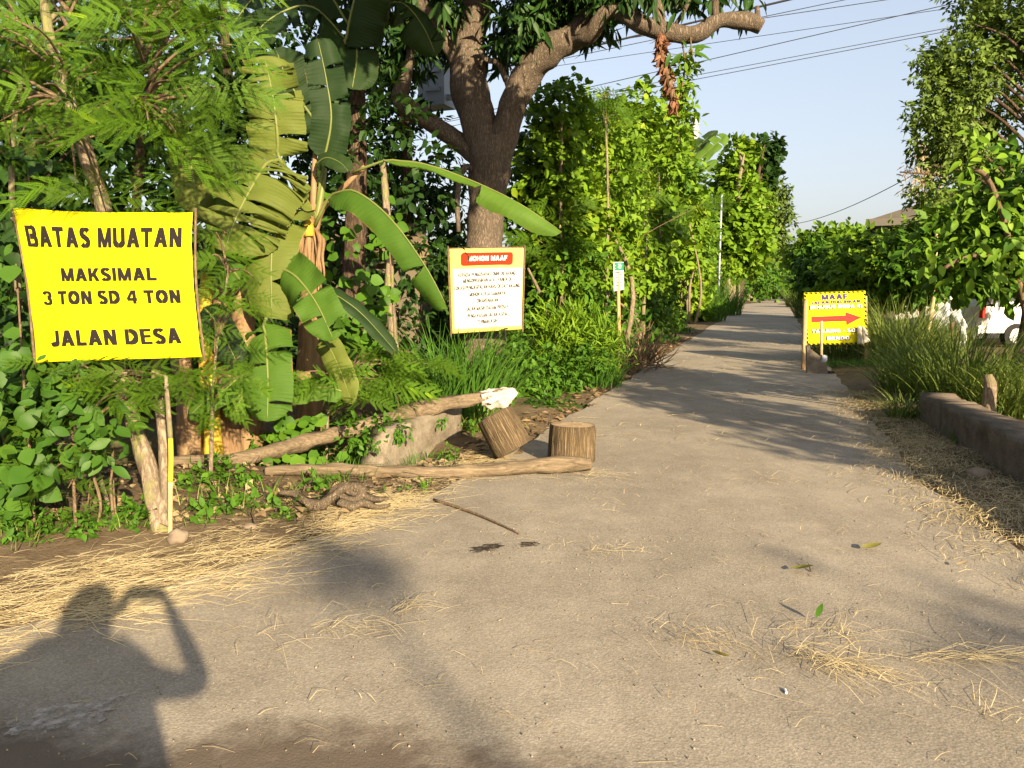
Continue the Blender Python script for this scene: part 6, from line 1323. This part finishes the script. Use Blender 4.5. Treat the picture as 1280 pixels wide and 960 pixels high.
# house at right
c = P(1085, 275, 24); x0, y0, zt = c.x, c.y, c.z
HR = Matrix.Rotation(-.46, 3, 'Z'); HN = len(bpy.data.objects)
T = thing('house', 'pale house with dark overhanging eave behind the right shrubs', 'house', (x0, y0, 0))
mb = MB(); mb.box((x0 + 6.2, y0 + 5.2, 1.75), (10.6, 8.6, 3.5)); mb.obj('wall', MAT['wall'], T)
mb = MB(); e = .12; V = [(x0, y0, zt), (x0 + 13, y0, zt), (x0 + 13, y0 + 11, zt), (x0, y0 + 11, zt), (x0 + 2.6, y0 + 5.5, zt + 1.3), (x0 + 9, y0 + 5.5, zt + 1.3)]
V2 = [(a, b, cc - e) for a, b, cc in V[:4]]; mb.add(V + V2, [(0, 1, 5, 4), (1, 2, 5), (2, 3, 4, 5), (3, 0, 4), (9, 8, 7, 6)]); mb.obj('roof', MAT['roof'], T)
for a, b in (((x0 - .03, y0 - .03), (x0 + 13, y0 - .03)), ((x0 - .03, y0 + 11), (x0 - .03, y0 - .03))):
    mb = MB(); m_ = ((a[0] + b[0]) / 2, (a[1] + b[1]) / 2, zt - .08); mb.box(m_, (abs(a[0] - b[0]) + .06 or .06, abs(a[1] - b[1]) + .06 or .06, .22)); mb.obj('fascia', MAT['fascia'], T)
for wx in (2.6, 6.0, 9.4):
    mb = MB(); mb.box((x0 + wx, y0 + .88, 1.8), (1.3, .06, 1.3)); fo = mb.obj('window', MAT['post'], T)
    for sx in (-.3, .3): mb = MB(); mb.box((x0 + wx + sx, y0 + .84, 1.8), (.5, .03, 1.1)); link('pane', mb.mesh('pane', MAT['glass'], False, wloc(fo)), fo)
for wy in (3, 7): mb = MB(); mb.box((x0 + .88, y0 + wy, 1.8), (.06, 1.3, 1.3)); mb.obj('window', MAT['glass'], T)
for o in [T] + list(T.children) + [q for k in T.children for q in k.children]:
    if o.data:
        for v in o.data.vertices: v.co = HR @ v.co
# white van
def van(loc, label, rz=0.0, sc=1.0):
    T = thing('white_van', label, 'van', loc); T.rotation_euler[2] = 0
    prof = [(0, .38), (0, 1.05), (.12, 1.30), (.55, 1.86), (2.6, 1.90), (3.15, 1.30), (4.05, 1.12), (4.15, .75), (4.1, .38)]
    R = Matrix.Rotation(rz, 3, 'Z'); W2 = .82
    def at(x, y, z): return Vector(loc) + R @ Vector((x, y, z)) * sc
    mb = MB(); n = len(prof); V = []
    for y, k in ((-W2, .96), (-W2 + .10, 1.0), (W2 - .10, 1.0), (W2, .96)):
        for x, z in prof: V.append(at(2.05 + (x - 2.05) * k, y * (1 - .10 * max(0, z - 1.15) / .75), z if z < .5 else z * (1 if k == 1 else .985)))
    F = [tuple(range(n - 1, -1, -1)), tuple(3 * n + i for i in range(n))]
    for j in range(3): F += [(j * n + i, j * n + (i + 1) % n, (j + 1) * n + (i + 1) % n, (j + 1) * n + i) for i in range(n)]
    mb.add(V, F); mb.obj('body', MAT['carwhite'], T)
    for x0_, x1_ in ((.35, 1.35), (1.45, 2.35), (2.42, 2.95)):
        mb = MB(); y = -W2 * .945; mb.add([at(x0_, -W2 - .004, 1.18), at(x1_ + (.15 if x0_ > 2 else 0), -W2 - .004, 1.18), at(x1_ - (.25 if x0_ > 2 else 0), y, 1.72), at(x0_ + (.25 if x0_ < .5 else 0), y, 1.72)], [(0, 1, 2, 3)]); mb.obj('window', MAT['glass'], T)
    for x in (.85, 3.25):
        for y in (-W2 + .06, W2 - .06):
            mb = MB(); mb.tube([at(x, y - .1, .31), at(x, y + .1, .31)], .31 * sc, 20); w = mb.obj('wheel', MAT['rubber'], T)
            mb = MB(); mb.tube([at(x, y - .112, .31), at(x, y + .112, .31)], .19 * sc, 14); link('rim', mb.mesh('rim', MAT['metal'], False, wloc(w)), w)
    for y in (-.72, .72): mb = MB(); mb.box(at(.0, y, .92), (.07, .14, .32), R); mb.obj('tail_light', MAT['taillight'], T)
    mb = MB(); mb.box(at(-.06, 0, .47), (.14, 1.6, .20), R); mb.obj('bumper', MAT['carwhite'], T)
    for x in (1.4, 2.38): mb = MB(); mb.box(at(x, -W2 - .012, .95), (.16, .02, .03), R); mb.obj('handle', MAT['metal'], T)
    return T
p = P(1203, 425, 20.6); van((p.x, p.y, .02), 'white van parked behind the right shrubs, its red tail light showing', .06)
# white sheet hung over a post left of the van
f = P(1192, 425, 16.6); f.z = 0; T = thing('white_sheet', 'crumpled white sheet hung over a post left of the white van', 'sheet', f)
mb = MB(); mb.tube([f + Vector((0, .12, 0)), f + Vector((.02, .12, 1.36))], [.05, .045], 8, sub=3, rough=.1); mb.obj('post', MAT['stem'], T, True)
for k, q in enumerate((((1168, 396), (1188, 372), (1192, 402), (1172, 412)), ((1187, 371), (1203, 362), (1204, 386), (1189, 392)), ((1188, 390), (1201, 384), (1208, 410), (1200, 416)), ((1200, 408), (1207, 406), (1207, 432), (1200, 434)))):
    q = [P(u, v, 16.45 - .04 * k) for u, v in q]; s_ = quad_surf(q[0], q[1], q[2], q[3], .09, .07, k * 7); mb = MB(); mb.add(*sheet(s_, 0, 1, 0, 1, 12, 12, 0, .008)); mb.obj('fold', MAT['whiteplastic'], T, True)
# far end of the road
f = G(967, 367.5); T = thing('orange_tarp', 'small orange tarpaulin heap at the far end of the road', 'tarpaulin', f)
mb = MB(); mb.tube([f, f + Vector((0, 0, .5)), f + Vector((0, 0, 1.15))], [.5, .4, .12], 9, sub=3, rough=.5); mb.obj('sheet', MAT['orange'], T, True)
p = G(976, 366); T = van((p.x - 1, p.y + 6, 0), 'small pale vehicle far away at the end of the road', 1.9, .95)

# ------------------------------------------------------------------ behind the camera: what casts the shadows on the road
tree('slender_tree', 'slender tree standing behind the photographer', (7.25, -12.7), .085, 7.2, [(7.36, -12.9, 6.95, .22, .22, .12, 1.2), (7.3, -12.6, 6.2, .10, .10, .12, .3), (7.2, -12.8, 5.4, .15, .15, .12, .4), (7.35, -12.7, 4.4, .10, .10, .12, .3), (7.2, -12.6, 3.6, .14, .14, .10, .35), (7.3, -12.8, 2.6, .10, .10, .10, .3)], 46, 5, T_OVATE, .12, 'hedge2', 201, nl=0)
tree('roadside_tree', 'sparse tree behind the photographer at right', (9.2, -10.2), .07, 5.4, [(8.6, -9.6, 5.0, .8, .7, .35, .6), (9.2, -10.4, 5.5, .7, .7, .4)], 26, 6, T_OVATE, .18, 'hedge2', 203)
tree('roadside_tree', 'bushy tree beside the near right road edge', (6.6, 1.8), .1, 3.6, [(6.0, 3.6, 2.75, .9, .8, .4), (6.4, 2.4, 3.0, .9, .8, .45), (6.8, 1.2, 2.9, .9, .9, .4), (5.4, 4.4, 2.55, .6, .5, .3), (6.7, .2, 2.85, .7, .7, .35), (6.2, 2.9, 3.5, .5, .5, .3)], 330, 7, T_OVATE, .16, 'hedge2', 205)
tree('roadside_tree', 'tall tree right of the near road beyond the frame', (10.6, 5.2), .14, 4.4, [(9.8, 5.2, 3.3, 1.3, 1.2, .5), (10.8, 4.0, 3.5, 1.4, 1.4, .6), (11.6, 6.4, 3.2, 1.3, 1.3, .6), (10.6, 7.2, 3.0, 1.0, 1.0, .5), (9.2, 8.4, 2.3, .8, .8, .45)], 900, 7, T_OVATE, .18, 'hedge2', 207)
# ------------------------------------------------------------------ the photographer, whose shadow falls on the road
def skin_body(name, nodes, edges, mat, parent, root=0, sub=2):
    """nodes: name -> (x, y, z, r); one continuous skinned surface"""
    keys = list(nodes); ix = {k: i for i, k in enumerate(keys)}; base = wloc(parent)
    me = bpy.data.meshes.new(name); me.from_pydata([tuple(Vector(nodes[k][:3]) - base) for k in keys], [(ix[a], ix[b]) for a, b in edges], [])
    o = link(name, me, parent); m = o.modifiers.new('skin', 'SKIN'); m.use_smooth_shade = True
    for i, k in enumerate(keys): me.skin_vertices[0].data[i].radius = (nodes[k][3], nodes[k][3] * (nodes[k][4] if len(nodes[k]) > 4 else 1)); me.skin_vertices[0].data[i].use_root = i == root
    s = o.modifiers.new('sub', 'SUBSURF'); s.levels = s.render_levels = sub
    me.materials.append(mat); return o
PX, PY = -.10, -.40
T = thing('person', 'person holding a phone up with both hands, under an added drape widening the shadow', 'person', (PX, PY - .05, 0))
N = {'pelvis': (PX, PY - .06, .90, .15, .85), 'waist': (PX, PY - .06, 1.02, .14, .8), 'chest': (PX, PY - .05, 1.22, .17, .75), 'neck0': (PX, PY - .04, 1.38, .075), 'neck': (PX, PY - .03, 1.45, .058), 'head0': (PX, PY - .01, 1.53, .078), 'head1': (PX, PY - .01, 1.62, .088), 'crown': (PX, PY - .015, 1.69, .06)}
E = [('pelvis', 'waist'), ('waist', 'chest'), ('chest', 'neck0'), ('neck0', 'neck'), ('neck', 'head0'), ('head0', 'head1'), ('head1', 'crown')]
for s, sn in ((1, 'r'), (-1, 'l')):
    N.update({sn + 'sh': (PX + s * .18, PY - .05, 1.41, .085), sn + 'ar': (PX + s * .28, PY + .04, 1.31, .056), sn + 'el': (PX + (s * .40 if s > 0 else -.50), PY + .17, 1.26, .046), sn + 'fo': (PX + (s * .32 if s > 0 else -.24), PY + .25, 1.36, .040), sn + 'wr': ((.115 if s > 0 else -.115), -.055, 1.49, .027),
              sn + 'hp': (PX + s * .095, PY - .06, .86, .10), sn + 'kn': (PX + s * .11, PY - .03, .48, .062), sn + 'ca': (PX + s * .11, PY - .06, .32, .058), sn + 'an': (PX + s * .11, PY - .08, .09, .038), sn + 'he': (PX + s * .115, PY - .09, .045, .04), sn + 'to': (PX + s * .13, PY + .10, .03, .032)})
    E += [('chest', sn + 'sh'), (sn + 'sh', sn + 'ar'), (sn + 'ar', sn + 'el'), (sn + 'el', sn + 'fo'), (sn + 'fo', sn + 'wr'), ('pelvis', sn + 'hp'), (sn + 'hp', sn + 'kn'), (sn + 'kn', sn + 'ca'), (sn + 'ca', sn + 'an'), (sn + 'an', sn + 'he'), (sn + 'he', sn + 'to')]
    w = Vector(N[sn + 'wr'][:3]); palm = Vector((s * .098, -.052, 1.545)); N[sn + 'pa'] = (*palm, .024); E.append((sn + 'wr', sn + 'pa'))
    for k, (dz, L) in enumerate(((.030, .036), (.012, .040), (-.006, .038), (-.024, .030))):
        a = palm + Vector((-s * .012, .004, dz)); b = a + Vector((-s * .006, .014, .004)); c = b + Vector((-s * L * .4, .004, .002))
        for j, q in enumerate((a, b, c)): N[f'{sn}f{k}{j}'] = (*q, .0095 - .0012 * j)
        E += [(sn + 'pa', f'{sn}f{k}0'), (f'{sn}f{k}0', f'{sn}f{k}1'), (f'{sn}f{k}1', f'{sn}f{k}2')]
    for j, q in enumerate((palm + Vector((-s * .014, -.012, -.014)), palm + Vector((-s * .032, -.014, 0)), palm + Vector((-s * .046, -.012, .012)))): N[f'{sn}t{j}'] = (*q, .011 - .0012 * j)
    E += [(sn + 'pa', sn + 't0'), (sn + 't0', sn + 't1'), (sn + 't1', sn + 't2')]
skin_body('body', N, E, MAT['skin'], T)
SH = {k: (*N[k][:3], N[k][3] * (1.5 if k[1:] in ('ar', 'sh') else 1.35), N[k][4] if len(N[k]) > 4 else 1) for k in ('pelvis', 'waist', 'chest', 'neck0', 'rsh', 'rar', 'lsh', 'lar')}
skin_body('shirt', SH, [('pelvis', 'waist'), ('waist', 'chest'), ('chest', 'neck0'), ('chest', 'rsh'), ('rsh', 'rar'), ('chest', 'lsh'), ('lsh', 'lar')], MAT['shirt'], T)
TR = {k: (*N[k][:3], N[k][3] * 1.2) for k in ('pelvis', 'rhp', 'rkn', 'rca', 'lhp', 'lkn', 'lca')}
for s in 'rl': TR[s + 'cu'] = (*(Vector(N[s + 'an'][:3]) + Vector((0, 0, .03))), .062)
skin_body('trousers', TR, [('pelvis', s + 'hp') for s in 'rl'] + [(s + 'hp', s + 'kn') for s in 'rl'] + [(s + 'kn', s + 'ca') for s in 'rl'] + [(s + 'ca', s + 'cu') for s in 'rl'], MAT['rubber'], T)
hd = Vector((PX, PY - .01, 1.60)); bm = bmesh.new(); bmesh.ops.create_uvsphere(bm, u_segments=20, v_segments=12, radius=.105)
bmesh.ops.delete(bm, geom=[v for v in bm.verts if v.co.y > .035 and v.co.z < .045 or v.co.z < -.05], context='VERTS')
for v in bm.verts: v.co = Vector((v.co.x * .92, v.co.y * 1.02, v.co.z * 1.12)) + hd - wloc(T) + Vector((0, -.012, .012))
me = bpy.data.meshes.new('hair'); bm.to_mesh(me); bm.free(); me.materials.append(MAT['hair']); link('hair', me, T)
mb = MB(); V = []; n = 28  # drape over head and shoulders, added to broaden the cast shadow
for z, rx_, ry_, oy in ((1.735, .02, .02, 0), (1.72, .07, .075, 0), (1.67, .108, .115, -.01), (1.60, .118, .122, -.025), (1.52, .112, .115, -.03), (1.45, .15, .12, -.03), (1.38, .25, .17, -.04), (1.28, .31, .20, -.05), (1.15, .33, .22, -.06), (1.02, .35, .235, -.06)):
    for k in range(n): a_ = 2 * math.pi * k / n; w_ = 1 + .05 * math.sin(5 * a_ + z * 7) * (z < 1.45); V.append((PX + math.cos(a_) * rx_ * w_, PY + oy + math.sin(a_) * ry_ * w_ * (.72 if math.sin(a_) > .3 and 1.5 < z < 1.66 else 1), z))
mb.add(V, [(j * n + k, j * n + (k + 1) % n, (j + 1) * n + (k + 1) % n, (j + 1) * n + k) for j in range(9) for k in range(n)]); mb.obj('shadow_drape', MAT['shirt'], T, True)
mb = MB(); mb.tube([hd + Vector((0, .085, .0)), hd + Vector((0, .105, -.025)), hd + Vector((0, .088, -.035))], [.010, .015, .010], 8, sub=3); mb.obj('nose', MAT['skin'], T, True)
for s in (-1, 1):
    mb = MB(); mb.tube([hd + Vector((s * .033, .070, .005)), hd + Vector((s * .033, .084, .005))], [.012, .008], 10); mb.obj('eye', MAT['white'], T, True)
    mb = MB(); mb.tube([hd + Vector((s * .088, -.005, .02)), hd + Vector((s * .097, -.015, 0)), hd + Vector((s * .088, -.005, -.03))], [.008, .016, .008], 8, sub=3); mb.obj('ear', MAT['skin'], T, True)
mb = MB(); mb.tube([hd + Vector((-.025, .078, -.062)), hd + Vector((0, .088, -.062)), hd + Vector((.025, .078, -.062))], [.004, .008, .004], 8, sub=3); mb.obj('mouth', MAT['arrow'], T, True)
T = thing('phone', 'dark phone held up between both hands', 'phone', (0, -.05, 1.55))
mb = MB(); mb.box((0, -.034, 1.55), (.165, .009, .078)); mb.obj('case', MAT['rubber'], T)
mb = MB(); mb.box((0, -.0398, 1.55), (.155, .002, .070)); mb.obj('screen', MAT['glass'], T)
mb = MB(); mb.tube([(.055, -.030, 1.56), (.055, -.026, 1.56)], .008, 12); mb.obj('lens', MAT['glass'], T)
